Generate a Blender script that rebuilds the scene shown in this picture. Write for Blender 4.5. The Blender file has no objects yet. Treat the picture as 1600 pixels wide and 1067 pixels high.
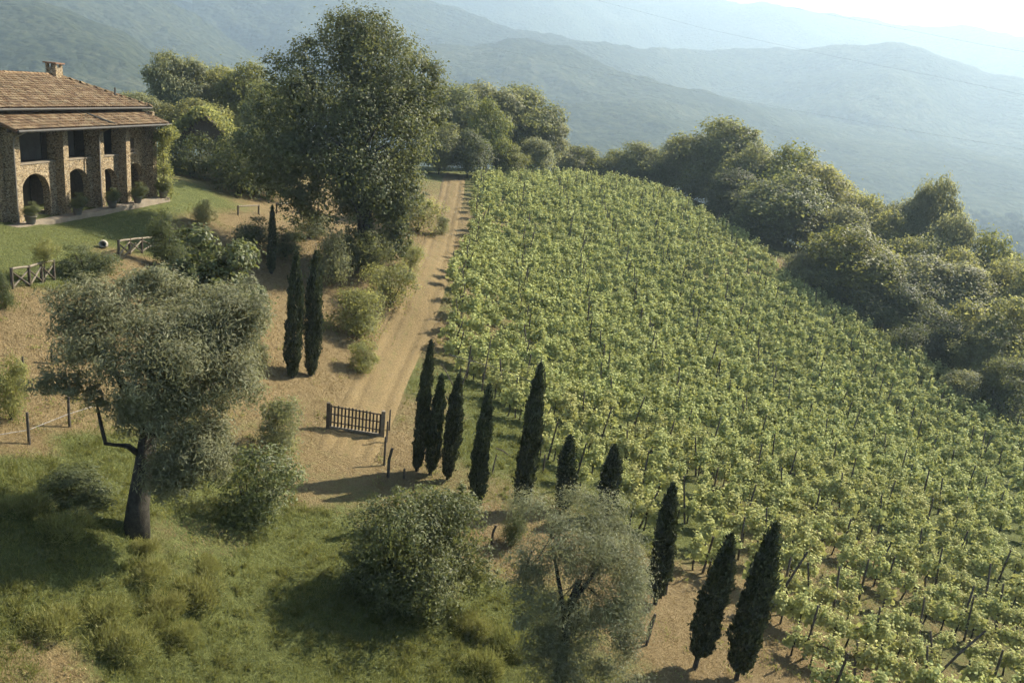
import bpy, bmesh, math, random
import numpy as np
from mathutils import Vector, Matrix, Quaternion

SC = bpy.context.scene
COL = SC.collection
R = math.radians

# ------------------------------------------------------------------ camera, sky, sun, exposure
F_PX, W_PX, H_PX = 1300.0, 1600.0, 1067.0        # measured lens
PITCH, ROLL = R(16.8), R(6.0)                    # looking down, horizon falling to the right
CAMZ = 30.0
cam_d = bpy.data.cameras.new('camera')
cam = bpy.data.objects.new('camera', cam_d); COL.objects.link(cam)
cam_d.sensor_width = 36.0
cam_d.lens = 36.0 * F_PX / W_PX
cam_d.clip_start, cam_d.clip_end = 0.5, 40000
cam.location = (0, 0, CAMZ)
cam.rotation_euler = (Matrix.Rotation(R(90) - PITCH, 3, 'X') @ Matrix.Rotation(ROLL, 3, 'Z')).to_euler()
SC.camera = cam

SUN_ELEV = R(37.5)
SUN_DIR = Vector((0.78, 0.625, 0)).normalized()  # horizontal direction towards the sun: right and beyond
world = bpy.data.worlds.new('World'); SC.world = world
world.use_nodes = True
wn = world.node_tree.nodes
sky = wn.new('ShaderNodeTexSky'); sky.sky_type = 'NISHITA'; sky.sun_disc = False
sky.sun_elevation = SUN_ELEV
sky.sun_rotation = math.atan2(SUN_DIR.x, SUN_DIR.y)
sky.air_density, sky.dust_density, sky.ozone_density = 1.0, 1.2, 1.0
wn['Background'].inputs[1].default_value = 0.065
world.node_tree.links.new(sky.outputs[0], wn['Background'].inputs[0])
sun_l = bpy.data.lights.new('sun', 'SUN'); sun_l.energy = 5.0; sun_l.angle = R(0.6); sun_l.color = (1.0, 0.90, 0.74)
sun = bpy.data.objects.new('sun', sun_l); COL.objects.link(sun)
to_sun = Vector((SUN_DIR.x * math.cos(SUN_ELEV), SUN_DIR.y * math.cos(SUN_ELEV), math.sin(SUN_ELEV)))
sun.rotation_euler = to_sun.to_track_quat('Z', 'Y').to_euler()
sun.location = (60, 60, 120)
SC.view_settings.view_transform = 'Standard'
SC.view_settings.look = 'None'
SC.view_settings.gamma = 1.0
SC.view_settings.exposure = 1.8
cy = SC.cycles
cy.use_denoising = True
cy.use_adaptive_sampling = True; cy.adaptive_threshold = 0.025; cy.adaptive_min_samples = 24
cy.max_bounces, cy.diffuse_bounces, cy.glossy_bounces = 7, 4, 1
cy.transmission_bounces, cy.transparent_max_bounces, cy.volume_bounces = 5, 8, 1
HAZE_DENSITY, HAZE_G = 3.35e-4, 0.40

# ------------------------------------------------------------------ measuring helpers
SP, CP = math.sin(PITCH), math.cos(PITCH)
def unroll(u, v):
    x, y = u - W_PX / 2, v - H_PX / 2
    c, s = math.cos(ROLL), math.sin(ROLL)
    return (x * c + y * s) / F_PX, (-x * s + y * c) / F_PX
def ray(u, v):                                   # world direction per metre of depth
    a, b = unroll(u, v)
    return np.array([a, CP - b * SP, -SP - b * CP])
def at(u, v, d):
    return np.array([0, 0, CAMZ]) + ray(u, v) * d
def project(p):
    x, y, z = p[0], p[1], p[2] - CAMZ
    dep = y * CP - z * SP
    a, b = x / dep, (-y * SP - z * CP) / dep
    c, s = math.cos(ROLL), math.sin(ROLL)
    X, Y = a * F_PX, b * F_PX
    return X * c - Y * s + W_PX / 2, X * s + Y * c + H_PX / 2, dep

# ------------------------------------------------------------------ terrain
def by_z(u, v, z):                               # z below the camera
    r = ray(u, v); d = z / r[2]
    return tuple(r * d)
CTRL = [by_z(*t) for t in [
    (20,347,-10.8),(130,325,-10.8),(235,306,-10.8),(310,298,-11.0),(100,390,-10.9),(0,440,-11.1),(60,437,-11.3),
    (180,400,-11.4),(320,330,-11.8),(400,330,-12.2),(460,335,-13.0),(430,430,-13.9),(460,592,-16.0),(570,415,-13.35),
    (580,560,-16.5),(650,330,-13.3),(710,282,-11.8),(690,380,-14.6),(640,540,-16.8),(555,675,-17.1),(520,760,-17.3),
    (450,850,-17.4),(500,1060,-17.9),(45,693,-14.0),(0,560,-12.6),(120,520,-12.4),(300,620,-15.2),(230,480,-12.6),
    (215,830,-15.2),(0,850,-14.2),(0,1060,-15.4),(250,1060,-17.0),(350,950,-17.0),(60,760,-14.2),
    (650,735,-17.6),(742,795,-18.0),(1023,940,-19.3),(1150,1060,-20.0),(650,960,-18.0),(900,1060,-18.8),
    (760,600,-17.7),(740,400,-15.0),(760,285,-12.0),(900,280,-12.0),(1030,295,-13.2),(1190,395,-16.2),(1000,500,-18.5),
    (1300,500,-19.5),(1230,440,-17.7),(1400,560,-21.0),(1600,670,-23.5),(1200,700,-21.0),(1400,700,-23.0),(1300,950,-20.8),
    (1600,1060,-22.5),(1500,850,-22.5),(1000,800,-19.3),(850,700,-18.3),(1600,850,-23.5),(840,380,-15.0)]]
CTRL += [(0,152,-15),(-30,120,-13),(-62,80,-11),(-62,40,-11),(-45,62,-10.8),(-50,18,-12),(-28,8,-14),(0,0,-18.6),(28,5,-20.5),
         (62,25,-26),(90,60,-33),(80,105,-31),(60,145,-28),(20,175,-24),(-40,170,-20),(-95,120,-20),(-95,20,-16),
         (-40,-30,-17),(20,-35,-22),(75,-10,-29),(110,120,-42)]
CTRL = np.array(CTRL, float)
def _tps(r2):
    return np.where(r2 > 1e-9, r2 * np.log(np.maximum(r2, 1e-9)), 0.0)
_n = len(CTRL)
_S = 50.0
_cx = CTRL[:, :2] / _S
_K = _tps(((_cx[:, None] - _cx[None]) ** 2).sum(-1)) + np.eye(_n) * 2e-3
_Pm = np.c_[np.ones(_n), _cx]
_A = np.block([[_K, _Pm], [_Pm.T, np.zeros((3, 3))]])
_w = np.linalg.solve(_A, np.r_[CTRL[:, 2], np.zeros(3)])
def sm(a, b, x):
    t = np.clip((x - a) / (b - a), 0, 1); return t * t * (3 - 2 * t)
def base_height(x, y):
    x = np.atleast_1d(np.asarray(x, float)); y = np.atleast_1d(np.asarray(y, float))
    xs = np.clip(x, -105, 115); ys = np.clip(y, -38, 178)
    q = np.stack([xs, ys], -1) / _S
    z = np.empty(len(q))
    for i in range(0, len(q), 40000):
        p = q[i:i + 40000]
        r2 = ((p[:, None] - _cx[None]) ** 2).sum(-1)
        z[i:i + 40000] = _tps(r2) @ _w[:_n] + _w[_n] + p @ _w[_n + 1:]
    e = np.hypot((x + 5) / 100.0, (y - 70) / 110.0)
    out = np.maximum(e - 0.95, 0)
    z = z - 70 * out ** 1.35 - 0.0
    return z + CAMZ
def height(x, y):
    x = np.atleast_1d(np.asarray(x, float)); y = np.atleast_1d(np.asarray(y, float))
    z = base_height(x, y)
    b = (np.sin(x * 1.7 + 1.3 * np.sin(y * .9)) * np.sin(y * 1.45 + 1.1 * np.sin(x * .7)) * .05
         + np.sin(x * 4.1 + y * 1.7 + np.sin(y * 2.2)) * np.sin(y * 3.7 - x * .8) * .025)
    return z + b
def hz(x, y): return float(height(x, y)[0])
_DS = np.arange(14, 260, .15)
def ground(u, v):                                # where the sight line meets the hillside
    r = ray(u, v)
    P = np.array([0, 0, CAMZ]) + r[None] * _DS[:, None]
    below = P[:, 2] < height(P[:, 0], P[:, 1])
    i = int(np.argmax(below)) if below.any() else len(_DS) - 1
    return P[i]
def stand(u, v, d):                              # foot of something seen at (u,v) at depth d
    p = at(u, v, d); return np.array([p[0], p[1], hz(p[0], p[1])])
def tall(base, v_top):                           # height of an upright thing whose top is seen on row v_top
    lo, hi = 0.2, 40.0
    for _ in range(40):
        m = (lo + hi) / 2
        if project((base[0], base[1], base[2] + m))[1] > v_top: lo = m
        else: hi = m
    return (lo + hi) / 2
def poly_mask(poly, x, y):
    poly = np.asarray(poly); inside = np.zeros(len(x), bool)
    j = len(poly) - 1
    for i in range(len(poly)):
        xi, yi, xj, yj = *poly[i], *poly[j]
        c = ((yi > y) != (yj > y)) & (x < (xj - xi) * (y - yi) / (yj - yi + 1e-12) + xi)
        inside ^= c; j = i
    return inside
def seg_dist(pts, x, y):                         # distance to a polyline and position along it
    best = np.full(len(x), 1e9); side = np.zeros(len(x))
    for a, b in zip(pts[:-1], pts[1:]):
        dx, dy = b[0] - a[0], b[1] - a[1]; L2 = dx * dx + dy * dy
        t = np.clip(((x - a[0]) * dx + (y - a[1]) * dy) / L2, 0, 1)
        px, py = a[0] + t * dx, a[1] + t * dy
        d = np.hypot(x - px, y - py)
        s = np.sign((x - a[0]) * dy - (y - a[1]) * dx)
        m = d < best
        best[m] = d[m]; side[m] = s[m]
    return best, side

# ------------------------------------------------------------------ object helpers
def tag(o, label=None, cat=None, group=None, kind=None):
    if label: o['label'] = label
    if cat: o['category'] = cat
    if group: o['group'] = group
    if kind: o['kind'] = kind
    return o
def link(name, me, parent=None):
    o = bpy.data.objects.new(name, me); COL.objects.link(o)
    if parent is not None: o.parent = parent
    return o
def empty(name, loc, rz=0.0):
    o = bpy.data.objects.new(name, None); COL.objects.link(o)
    o.location = loc; o.rotation_euler = (0, 0, rz); o.empty_display_size = .3
    return o
def copy_tree(root):
    r = root.copy(); COL.objects.link(r)
    for ch in list(root.children):
        c = ch.copy(); COL.objects.link(c); c.parent = r
        for g in list(ch.children):
            d = g.copy(); COL.objects.link(d); d.parent = c
    return r
def np_mesh(name, V, Fq, mat, smooth=False):     # V (n,3), Fq (m,k) constant face size
    V = np.asarray(V, np.float32); Fq = np.asarray(Fq, np.int32)
    me = bpy.data.meshes.new(name)
    m, k = Fq.shape
    me.vertices.add(len(V)); me.vertices.foreach_set('co', V.ravel())
    me.loops.add(m * k); me.loops.foreach_set('vertex_index', Fq.ravel())
    me.polygons.add(m)
    me.polygons.foreach_set('loop_start', np.arange(0, m * k, k, dtype=np.int32))
    me.polygons.foreach_set('use_smooth', np.full(m, smooth, bool))
    me.update(calc_edges=True)
    if mat: me.materials.append(mat)
    return me
class MB:                                        # collects simple solids into one mesh
    def __init__(s): s.v, s.f = [], []
    def add(s, V, Fs):
        o = len(s.v); s.v += [tuple(map(float, p)) for p in V]; s.f += [tuple(i + o for i in f) for f in Fs]; return s
    def box(s, lo, hi):
        (a, b, c), (d, e, f) = lo, hi
        return s.add([(a,b,c),(d,b,c),(d,e,c),(a,e,c),(a,b,f),(d,b,f),(d,e,f),(a,e,f)],
                     [(0,3,2,1),(4,5,6,7),(0,1,5,4),(1,2,6,5),(2,3,7,6),(3,0,4,7)])
    def tube(s, path, radii, n=6, cap=True):
        path = [Vector(p) for p in path]; V = []; k = len(path)
        if not hasattr(radii, '__len__'): radii = [radii] * k
        for i, p in enumerate(path):
            t = (path[min(i + 1, k - 1)] - path[max(i - 1, 0)])
            t = t.normalized() if t.length > 1e-9 else Vector((0, 0, 1))
            a = t.cross(Vector((.31, .95, .02) if abs(t.z) > .5 else (0, 0, 1))).normalized(); b = t.cross(a)
            for j in range(n):
                q = 2 * math.pi * j / n
                V.append(p + (a * math.cos(q) + b * math.sin(q)) * radii[i])
        Fs = [(i*n+j, i*n+(j+1) % n, (i+1)*n+(j+1) % n, (i+1)*n+j) for i in range(k-1) for j in range(n)]
        if cap: Fs += [tuple(reversed(range(n))), tuple((k-1)*n + j for j in range(n))]
        return s.add(V, Fs)
    def lathe(s, prof, c=(0, 0, 0), n=12):
        V = [(c[0] + r*math.cos(2*math.pi*j/n), c[1] + r*math.sin(2*math.pi*j/n), c[2] + z) for r, z in prof for j in range(n)]
        Fs = [(i*n+j, i*n+(j+1) % n, (i+1)*n+(j+1) % n, (i+1)*n+j) for i in range(len(prof)-1) for j in range(n)]
        Fs += [tuple(reversed(range(n))), tuple((len(prof)-1)*n + j for j in range(n))]
        return s.add(V, Fs)
    def mesh(s, name, mat, smooth=False):
        me = bpy.data.meshes.new(name); me.from_pydata(s.v, [], s.f); me.update()
        if smooth: me.polygons.foreach_set('use_smooth', np.ones(len(me.polygons), bool))
        me.materials.append(mat); return me
    def build(s, name, mat, parent=None, smooth=False):
        return link(name, s.mesh(name, mat, smooth), parent)

# ------------------------------------------------------------------ materials
def new_mat(name):
    m = bpy.data.materials.new(name); m.use_nodes = True
    nt = m.node_tree; b = nt.nodes['Principled BSDF']
    return m, nt, nt.nodes, nt.links, b
def ramp(nodes, stops, interp='LINEAR'):
    r = nodes.new('ShaderNodeValToRGB'); cr = r.color_ramp; cr.interpolation = interp
    while len(cr.elements) < len(stops): cr.elements.new(.5)
    for e, (p, c) in zip(cr.elements, stops):
        e.position = p; e.color = (*c, 1) if len(c) == 3 else c
    return r
def noise(nodes, links, scale, detail=4, rough=.6, coord=None):
    n = nodes.new('ShaderNodeTexNoise'); n.inputs['Scale'].default_value = scale
    n.inputs['Detail'].default_value = detail; n.inputs['Roughness'].default_value = rough
    if coord is not None: links.new(coord, n.inputs['Vector'])
    return n
def mix(nodes, links, fac, a, b, mode='MIX'):
    m = nodes.new('ShaderNodeMix'); m.data_type = 'RGBA'; m.blend_type = mode
    for sock, val in ((m.inputs[0], fac), (m.inputs[6], a), (m.inputs[7], b)):
        if isinstance(val, (int, float)): sock.default_value = val
        elif isinstance(val, tuple): sock.default_value = (*val, 1)
        else: links.new(val, sock)
    return m.outputs[2]
def bump(nodes, links, h, strength, dist, bsdf):
    b = nodes.new('ShaderNodeBump'); b.inputs['Strength'].default_value = strength; b.inputs['Distance'].default_value = dist
    links.new(h, b.inputs['Height']); links.new(b.outputs[0], bsdf.inputs['Normal'])
def leaf_mat(name, dark, light, glow, trans=.4, rough=.55, spec=.25):
    m, nt, N, L, b = new_mat(name)
    g = N.new('ShaderNodeNewGeometry'); oi = N.new('ShaderNodeObjectInfo')
    rp = ramp(N, [(0, dark), (.55, tuple((p + q) / 2 for p, q in zip(dark, light))), (1, light)])
    L.new(g.outputs['Random Per Island'], rp.inputs[0])
    tc = N.new('ShaderNodeTexCoord')
    n = noise(N, L, .55, 2, .5, tc.outputs['Object'])
    hs = N.new('ShaderNodeHueSaturation')
    mr = N.new('ShaderNodeMapRange'); L.new(n.outputs[0], mr.inputs[0])
    mr.inputs[1].default_value, mr.inputs[2].default_value = .3, .7
    mr.inputs[3].default_value, mr.inputs[4].default_value = .75, 1.25
    L.new(mr.outputs[0], hs.inputs['Value'])
    mh = N.new('ShaderNodeMapRange'); L.new(oi.outputs['Random'], mh.inputs[0])
    mh.inputs[3].default_value, mh.inputs[4].default_value = .485, .515
    L.new(mh.outputs[0], hs.inputs['Hue'])
    L.new(rp.outputs[0], hs.inputs['Color'])
    L.new(hs.outputs[0], b.inputs['Base Color'])
    b.inputs['Roughness'].default_value = rough; b.inputs['Specular IOR Level'].default_value = spec
    tr = N.new('ShaderNodeBsdfTranslucent')
    tcol = mix(N, L, .6, hs.outputs[0], glow); L.new(tcol, tr.inputs[0])
    ms = N.new('ShaderNodeMixShader'); ms.inputs[0].default_value = trans
    L.new(b.outputs[0], ms.inputs[1]); L.new(tr.outputs[0], ms.inputs[2])
    L.new(ms.outputs[0], N['Material Output'].inputs[0])
    return m
def rough_mat(name, stops, scale, rough=.9, bscale=None, bdist=.03, bstr=.6, detail=5, coord='Object'):
    m, nt, N, L, b = new_mat(name)
    tc = N.new('ShaderNodeTexCoord')
    n = noise(N, L, scale, detail, .65, tc.outputs[coord])
    rp = ramp(N, stops); L.new(n.outputs[0], rp.inputs[0]); L.new(rp.outputs[0], b.inputs['Base Color'])
    b.inputs['Roughness'].default_value = rough; b.inputs['Specular IOR Level'].default_value = .2
    n2 = noise(N, L, bscale or scale * 3, 4, .6, tc.outputs[coord])
    bump(N, L, n2.outputs[0], bstr, bdist, b)
    return m
M = {}
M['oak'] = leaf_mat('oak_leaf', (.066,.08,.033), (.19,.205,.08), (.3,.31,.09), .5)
M['great'] = leaf_mat('great_tree_leaf', (.045,.056,.024), (.13,.145,.055), (.22,.23,.07), .42)
M['mid'] = leaf_mat('mid_leaf', (.10,.112,.042), (.26,.26,.10), (.4,.39,.1), .52)
M['yellow'] = leaf_mat('yellow_leaf', (.07,.085,.02), (.20,.215,.05), (.32,.32,.06), .42)
M['grey'] = leaf_mat('grey_leaf', (.095,.106,.053), (.26,.265,.135), (.35,.35,.12), .5)
M['olive'] = leaf_mat('olive_leaf', (.10,.112,.06), (.24,.25,.14), (.3,.3,.13), .45)
M['silver'] = leaf_mat('silver_leaf', (.046,.062,.024), (.155,.172,.066), (.24,.26,.06), .38, .5, .3)
M['cypress'] = leaf_mat('cypress_leaf', (.014,.022,.012), (.085,.10,.042), (.06,.075,.025), .15)
M['vine'] = leaf_mat('vine_leaf', (.225,.24,.08), (.45,.455,.18), (.47,.475,.14), .30, .7, .12)
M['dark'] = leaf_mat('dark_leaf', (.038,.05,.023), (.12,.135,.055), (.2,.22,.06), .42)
M['grass'] = leaf_mat('grass_blade', (.062,.076,.022), (.175,.187,.06), (.25,.26,.06), .38)
M['lawn'] = leaf_mat('lawn_blade', (.13,.14,.042), (.25,.25,.085), (.3,.3,.08), .35)
M['straw'] = leaf_mat('straw_blade', (.17,.125,.056), (.34,.26,.13), (.3,.23,.1), .3)
M['bark'] = rough_mat('bark', [(.3,(.018,.016,.012)),(.7,(.055,.05,.038))], 6, .95, 18, .05)
M['pale_bark'] = rough_mat('pale_bark', [(.3,(.07,.06,.045)),(.7,(.18,.155,.12))], 5, .95, 16, .04)
M['post'] = rough_mat('weathered_post', [(.3,(.035,.03,.024)),(.7,(.10,.085,.065))], 9, .9, 30, .01)
M['pale_wood'] = rough_mat('pale_wood', [(.3,(.12,.10,.072)),(.7,(.22,.19,.14))], 8, .85, 30, .01)
M['dark_wood'] = rough_mat('dark_wood', [(.3,(.04,.032,.024)),(.7,(.09,.072,.052))], 8, .85, 30, .01)
M['wire'] = rough_mat('wire', [(.3,(.1,.1,.1)),(.7,(.2,.19,.18))], 4, .5)
M['cable'] = rough_mat('cable', [(.3,(.05,.055,.06)),(.7,(.09,.09,.1))], 4, .6)
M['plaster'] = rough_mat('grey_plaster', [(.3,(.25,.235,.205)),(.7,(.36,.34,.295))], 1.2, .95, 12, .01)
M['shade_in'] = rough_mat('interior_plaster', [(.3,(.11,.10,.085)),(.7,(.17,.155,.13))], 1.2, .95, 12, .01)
M['paving'] = rough_mat('stone_paving', [(.3,(.15,.125,.09)),(.7,(.23,.195,.145))], 1.5, .9, 9, .02)
M['terracotta'] = rough_mat('terracotta', [(.3,(.14,.08,.05)),(.7,(.2,.12,.075))], 5, .85)
M['pale_stone'] = rough_mat('pale_stone', [(.3,(.2,.185,.155)),(.7,(.29,.27,.23))], 3, .85)
M['metal'] = rough_mat('dull_gutter', [(.3,(.045,.043,.038)),(.7,(.08,.075,.065))], 3, .7)
M['copper'] = rough_mat('pale_downpipe', [(.3,(.15,.13,.10)),(.7,(.22,.19,.145))], 3, .6)

def mat_ground():
    m, nt, N, L, b = new_mat('hillside_soil_and_grass')
    tc = N.new('ShaderNodeTexCoord'); P = tc.outputs['Object']
    at_ = N.new('ShaderNodeAttribute'); at_.attribute_name = 'green'
    n1 = noise(N, L, .35, 5, .65, P); n2 = noise(N, L, 2.6, 5, .7, P); n3 = noise(N, L, 11, 4, .7, P)
    soil = ramp(N, [(.28,(.09,.065,.032)),(.42,(.16,.118,.057)),(.56,(.212,.16,.081)),(.76,(.28,.217,.12))])
    mm = N.new('ShaderNodeMath'); mm.operation = 'MULTIPLY_ADD'; L.new(n3.outputs[0], mm.inputs[0]); mm.inputs[1].default_value = .55
    m2 = N.new('ShaderNodeMath'); m2.operation = 'MULTIPLY'; L.new(n2.outputs[0], m2.inputs[0]); m2.inputs[1].default_value = .45
    L.new(m2.outputs[0], mm.inputs[2]); L.new(mm.outputs[0], soil.inputs[0])
    gr = ramp(N, [(.3,(.052,.064,.02)),(.5,(.10,.115,.038)),(.66,(.145,.158,.054)),(.85,(.19,.18,.078))])
    L.new(mm.outputs[0], gr.inputs[0])
    # greenness broken up by noise so the two covers interlock in patches
    a = N.new('ShaderNodeMath'); a.operation = 'MULTIPLY_ADD'; L.new(n1.outputs[0], a.inputs[0]); a.inputs[1].default_value = .7; a.inputs[2].default_value = -.62
    c = N.new('ShaderNodeMath'); c.operation = 'MULTIPLY_ADD'; L.new(n2.outputs[0], c.inputs[0]); c.inputs[1].default_value = .7; L.new(a.outputs[0], c.inputs[2])
    d = N.new('ShaderNodeMath'); d.operation = 'ADD'; L.new(at_.outputs['Fac'], d.inputs[0]); L.new(c.outputs[0], d.inputs[1])
    mr = N.new('ShaderNodeMapRange'); mr.interpolation_type = 'SMOOTHSTEP'; L.new(d.outputs[0], mr.inputs[0])
    mr.inputs[1].default_value, mr.inputs[2].default_value = .22, .78
    col = mix(N, L, mr.outputs[0], soil.outputs[0], gr.outputs[0])
    L.new(col, b.inputs['Base Color']); b.inputs['Roughness'].default_value = .95; b.inputs['Specular IOR Level'].default_value = .1
    n4 = noise(N, L, 5, 6, .75, P)
    bump(N, L, n4.outputs[0], 1.0, .3, b)
    return m
M['ground'] = mat_ground()
def mat_track():
    m, nt, N, L, b = new_mat('dry_earth_track')
    tc = N.new('ShaderNodeTexCoord'); P = tc.outputs['Object']
    at_ = N.new('ShaderNodeAttribute'); at_.attribute_name = 'green'
    n2 = noise(N, L, 2.2, 5, .7, P); n3 = noise(N, L, 9, 5, .7, P)
    soil = ramp(N, [(.3,(.085,.062,.03)),(.5,(.14,.104,.05)),(.72,(.20,.153,.08))])
    L.new(n3.outputs[0], soil.inputs[0])
    d = N.new('ShaderNodeMath'); d.operation = 'MULTIPLY_ADD'; L.new(n2.outputs[0], d.inputs[0]); d.inputs[1].default_value = 1.1; L.new(at_.outputs['Fac'], d.inputs[2])
    mr = N.new('ShaderNodeMapRange'); mr.interpolation_type = 'SMOOTHSTEP'; L.new(d.outputs[0], mr.inputs[0])
    mr.inputs[1].default_value, mr.inputs[2].default_value = .75, 1.25
    col = mix(N, L, mr.outputs[0], soil.outputs[0], (.095,.095,.033))
    L.new(col, b.inputs['Base Color']); b.inputs['Roughness'].default_value = .95; b.inputs['Specular IOR Level'].default_value = .1
    bump(N, L, n3.outputs[0], .8, .06, b)
    return m
M['track'] = mat_track()
def mat_forest(name, scale):
    m, nt, N, L, b = new_mat(name)
    tc = N.new('ShaderNodeTexCoord'); P = tc.outputs['Object']
    v = N.new('ShaderNodeTexVoronoi'); v.inputs['Scale'].default_value = 1 / scale; L.new(P, v.inputs['Vector'])
    n1 = noise(N, L, .004, 5, .6, P); n2 = noise(N, L, .045, 7, .8, P)
    rp = ramp(N, [(.32,(.008,.012,.007)),(.46,(.028,.036,.018)),(.56,(.055,.065,.032)),(.72,(.13,.13,.075))])
    c = N.new('ShaderNodeMath'); c.operation = 'MULTIPLY_ADD'; L.new(n2.outputs[0], c.inputs[0]); c.inputs[1].default_value = .6
    e = N.new('ShaderNodeMath'); e.operation = 'MULTIPLY'; L.new(n1.outputs[0], e.inputs[0]); e.inputs[1].default_value = .45
    L.new(e.outputs[0], c.inputs[2]); L.new(c.outputs[0], rp.inputs[0])
    L.new(rp.outputs[0], b.inputs['Base Color']); b.inputs['Roughness'].default_value = 1; b.inputs['Specular IOR Level'].default_value = 0
    s = N.new('ShaderNodeMath'); s.operation = 'SUBTRACT'; L.new(n2.outputs[0], s.inputs[0]); L.new(v.outputs['Distance'], s.inputs[1])
    bump(N, L, s.outputs[0], 1.0, scale * .8, b)
    return m
M['forest'] = mat_forest('forested_mountain', 13)
def mat_valley():
    m, nt, N, L, b = new_mat('valley_fields_and_woods')
    tc = N.new('ShaderNodeTexCoord'); P = tc.outputs['Object']
    v = N.new('ShaderNodeTexVoronoi'); v.inputs['Scale'].default_value = 1 / 110; v.inputs['Randomness'].default_value = .9; L.new(P, v.inputs['Vector'])
    rp = ramp(N, [(0,(.03,.045,.018)),(.45,(.05,.065,.024)),(.62,(.14,.15,.05)),(.8,(.32,.27,.14)),(1,(.2,.2,.07))], 'CONSTANT')
    sx = N.new('ShaderNodeSeparateColor'); L.new(v.outputs['Color'], sx.inputs[0]); L.new(sx.outputs[0], rp.inputs[0])
    n = noise(N, L, .03, 6, .7, P)
    L.new(mix(N, L, .8, rp.outputs[0], (.02,.03,.015)), b.inputs['Base Color'])
    b.inputs['Roughness'].default_value = 1; b.inputs['Specular IOR Level'].default_value = 0
    bump(N, L, n.outputs[0], 1, 14, b)
    return m
M['valley'] = mat_valley()
def mat_stone():
    m, nt, N, L, b = new_mat('field_stone_wall')
    tc = N.new('ShaderNodeTexCoord'); P = tc.outputs['Object']
    wob = noise(N, L, 2.2, 3, .6, P)
    P2 = mix(N, L, .12, P, wob.outputs['Color'], 'ADD')
    mp = N.new('ShaderNodeMapping'); mp.inputs['Scale'].default_value = (2.3, 2.3, 3.4); L.new(P2, mp.inputs[0])
    v = N.new('ShaderNodeTexVoronoi'); L.new(mp.outputs[0], v.inputs['Vector'])
    v2 = N.new('ShaderNodeTexVoronoi'); v2.feature = 'DISTANCE_TO_EDGE'; L.new(mp.outputs[0], v2.inputs['Vector'])
    sx = N.new('ShaderNodeSeparateColor'); L.new(v.outputs['Color'], sx.inputs[0])
    rp = ramp(N, [(0,(.10,.075,.045)),(.25,(.28,.205,.115)),(.5,(.47,.355,.20)),(.75,(.34,.29,.21)),(1,(.66,.54,.34))])
    L.new(sx.outputs[0], rp.inputs[0])
    er = ramp(N, [(.01,(0,0,0)),(.07,(1,1,1))]); L.new(v2.outputs['Distance'], er.inputs[0])
    L.new(mix(N, L, er.outputs[0], (.14,.11,.07), rp.outputs[0]), b.inputs['Base Color'])
    b.inputs['Roughness'].default_value = .92; b.inputs['Specular IOR Level'].default_value = .15
    er2 = ramp(N, [(0,(0,0,0)),(.16,(1,1,1))]); L.new(v2.outputs['Distance'], er2.inputs[0])
    bump(N, L, er2.outputs[0], 1, .06, b)
    return m
M['stone'] = mat_stone()
def mat_tiles():
    m, nt, N, L, b = new_mat('old_clay_tiles')
    g = N.new('ShaderNodeNewGeometry'); tc = N.new('ShaderNodeTexCoord')
    n1 = noise(N, L, 1.1, 5, .7, tc.outputs['Object']); n2 = noise(N, L, 14, 4, .7, tc.outputs['Object'])
    rp = ramp(N, [(0,(.085,.053,.03)),(.35,(.145,.095,.053)),(.7,(.195,.135,.076)),(1,(.26,.195,.115))])
    L.new(g.outputs['Random Per Island'], rp.inputs[0])
    lich = ramp(N, [(.5,(0,0,0)),(.72,(.8,.8,.8))]); L.new(n1.outputs[0], lich.inputs[0])
    c = mix(N, L, lich.outputs[0], rp.outputs[0], (.15,.125,.075))
    L.new(mix(N, L, .25, c, n2.outputs['Color'], 'OVERLAY'), b.inputs['Base Color'])
    b.inputs['Roughness'].default_value = .9; b.inputs['Specular IOR Level'].default_value = .15
    bump(N, L, n2.outputs[0], .5, .02, b)
    return m
M['tiles'] = mat_tiles()

# ------------------------------------------------------------------ the hillside
TRACK_PX = [(712,272),(706,300),(693,350),(680,400),(664,450),(645,500),(622,545),(596,595),(575,640),(553,680),(530,725),(512,765)]
TRACK = [ground(*p) for p in TRACK_PX]
TRACK_XY = [(p[0], p[1]) for p in TRACK]
GREEN = [(50,400,.9),(150,345,.9),(250,318,.9),(20,370,.9),(100,420,.8),(200,380,.8),(300,310,.8),
    (0,560,.0),(120,520,.0),(50,620,.02),(20,690,.05),(110,660,.1),(200,450,.05),(230,420,.05),(430,480,.0),(440,560,.0),(520,620,.05),(560,720,.15),(380,560,.0),
    (500,720,.25),(490,775,.3),(460,330,.05),(450,420,.05),(540,560,.0),(600,480,.05),(630,420,.1),(660,340,.1),
    (60,745,.95),(150,700,.95),(0,770,.9),(450,850,.92),(380,880,.8),(420,950,.85),(300,1020,.95),(200,1000,.9),(500,1040,.85),(700,1040,.85),(790,950,.8),(560,900,.8),
    (340,860,.55),(80,1035,.2),(280,870,.5),(150,900,.95),(20,950,.9),(500,820,.75),
    (800,870,.2),(790,840,.1),(1040,1000,.0),(1130,1010,.0),(1210,1060,.05),(1175,930,.2),(930,1040,.5),(700,780,.3),(760,830,.2),
    (800,640,.95),(850,700,.95),(690,600,.7),(655,600,.6),(740,700,.8),(880,650,.85),(640,640,.3),(630,700,.1),
    (690,380,.0),(640,500,.05),(700,470,.45),(715,400,.4),
    (1000,500,1.0),(1300,950,.5),(1350,900,.25),(1450,980,.5),(1200,700,1.0),(1000,330,1.0),(1400,650,1.0),(1500,850,1.0),(1000,800,1.0),(1200,420,.1),(1100,600,1.0),(1260,860,.35),(800,400,1.0),(900,600,.8),(1500,700,1.0),(1480,560,.95),(1330,480,.95),(1570,600,.95),(1250,400,.8),(1120,330,.9),(1590,640,.9),(360,350,.05),(400,385,.05),(335,345,.35),(420,350,.0),(470,380,.0)]
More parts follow.
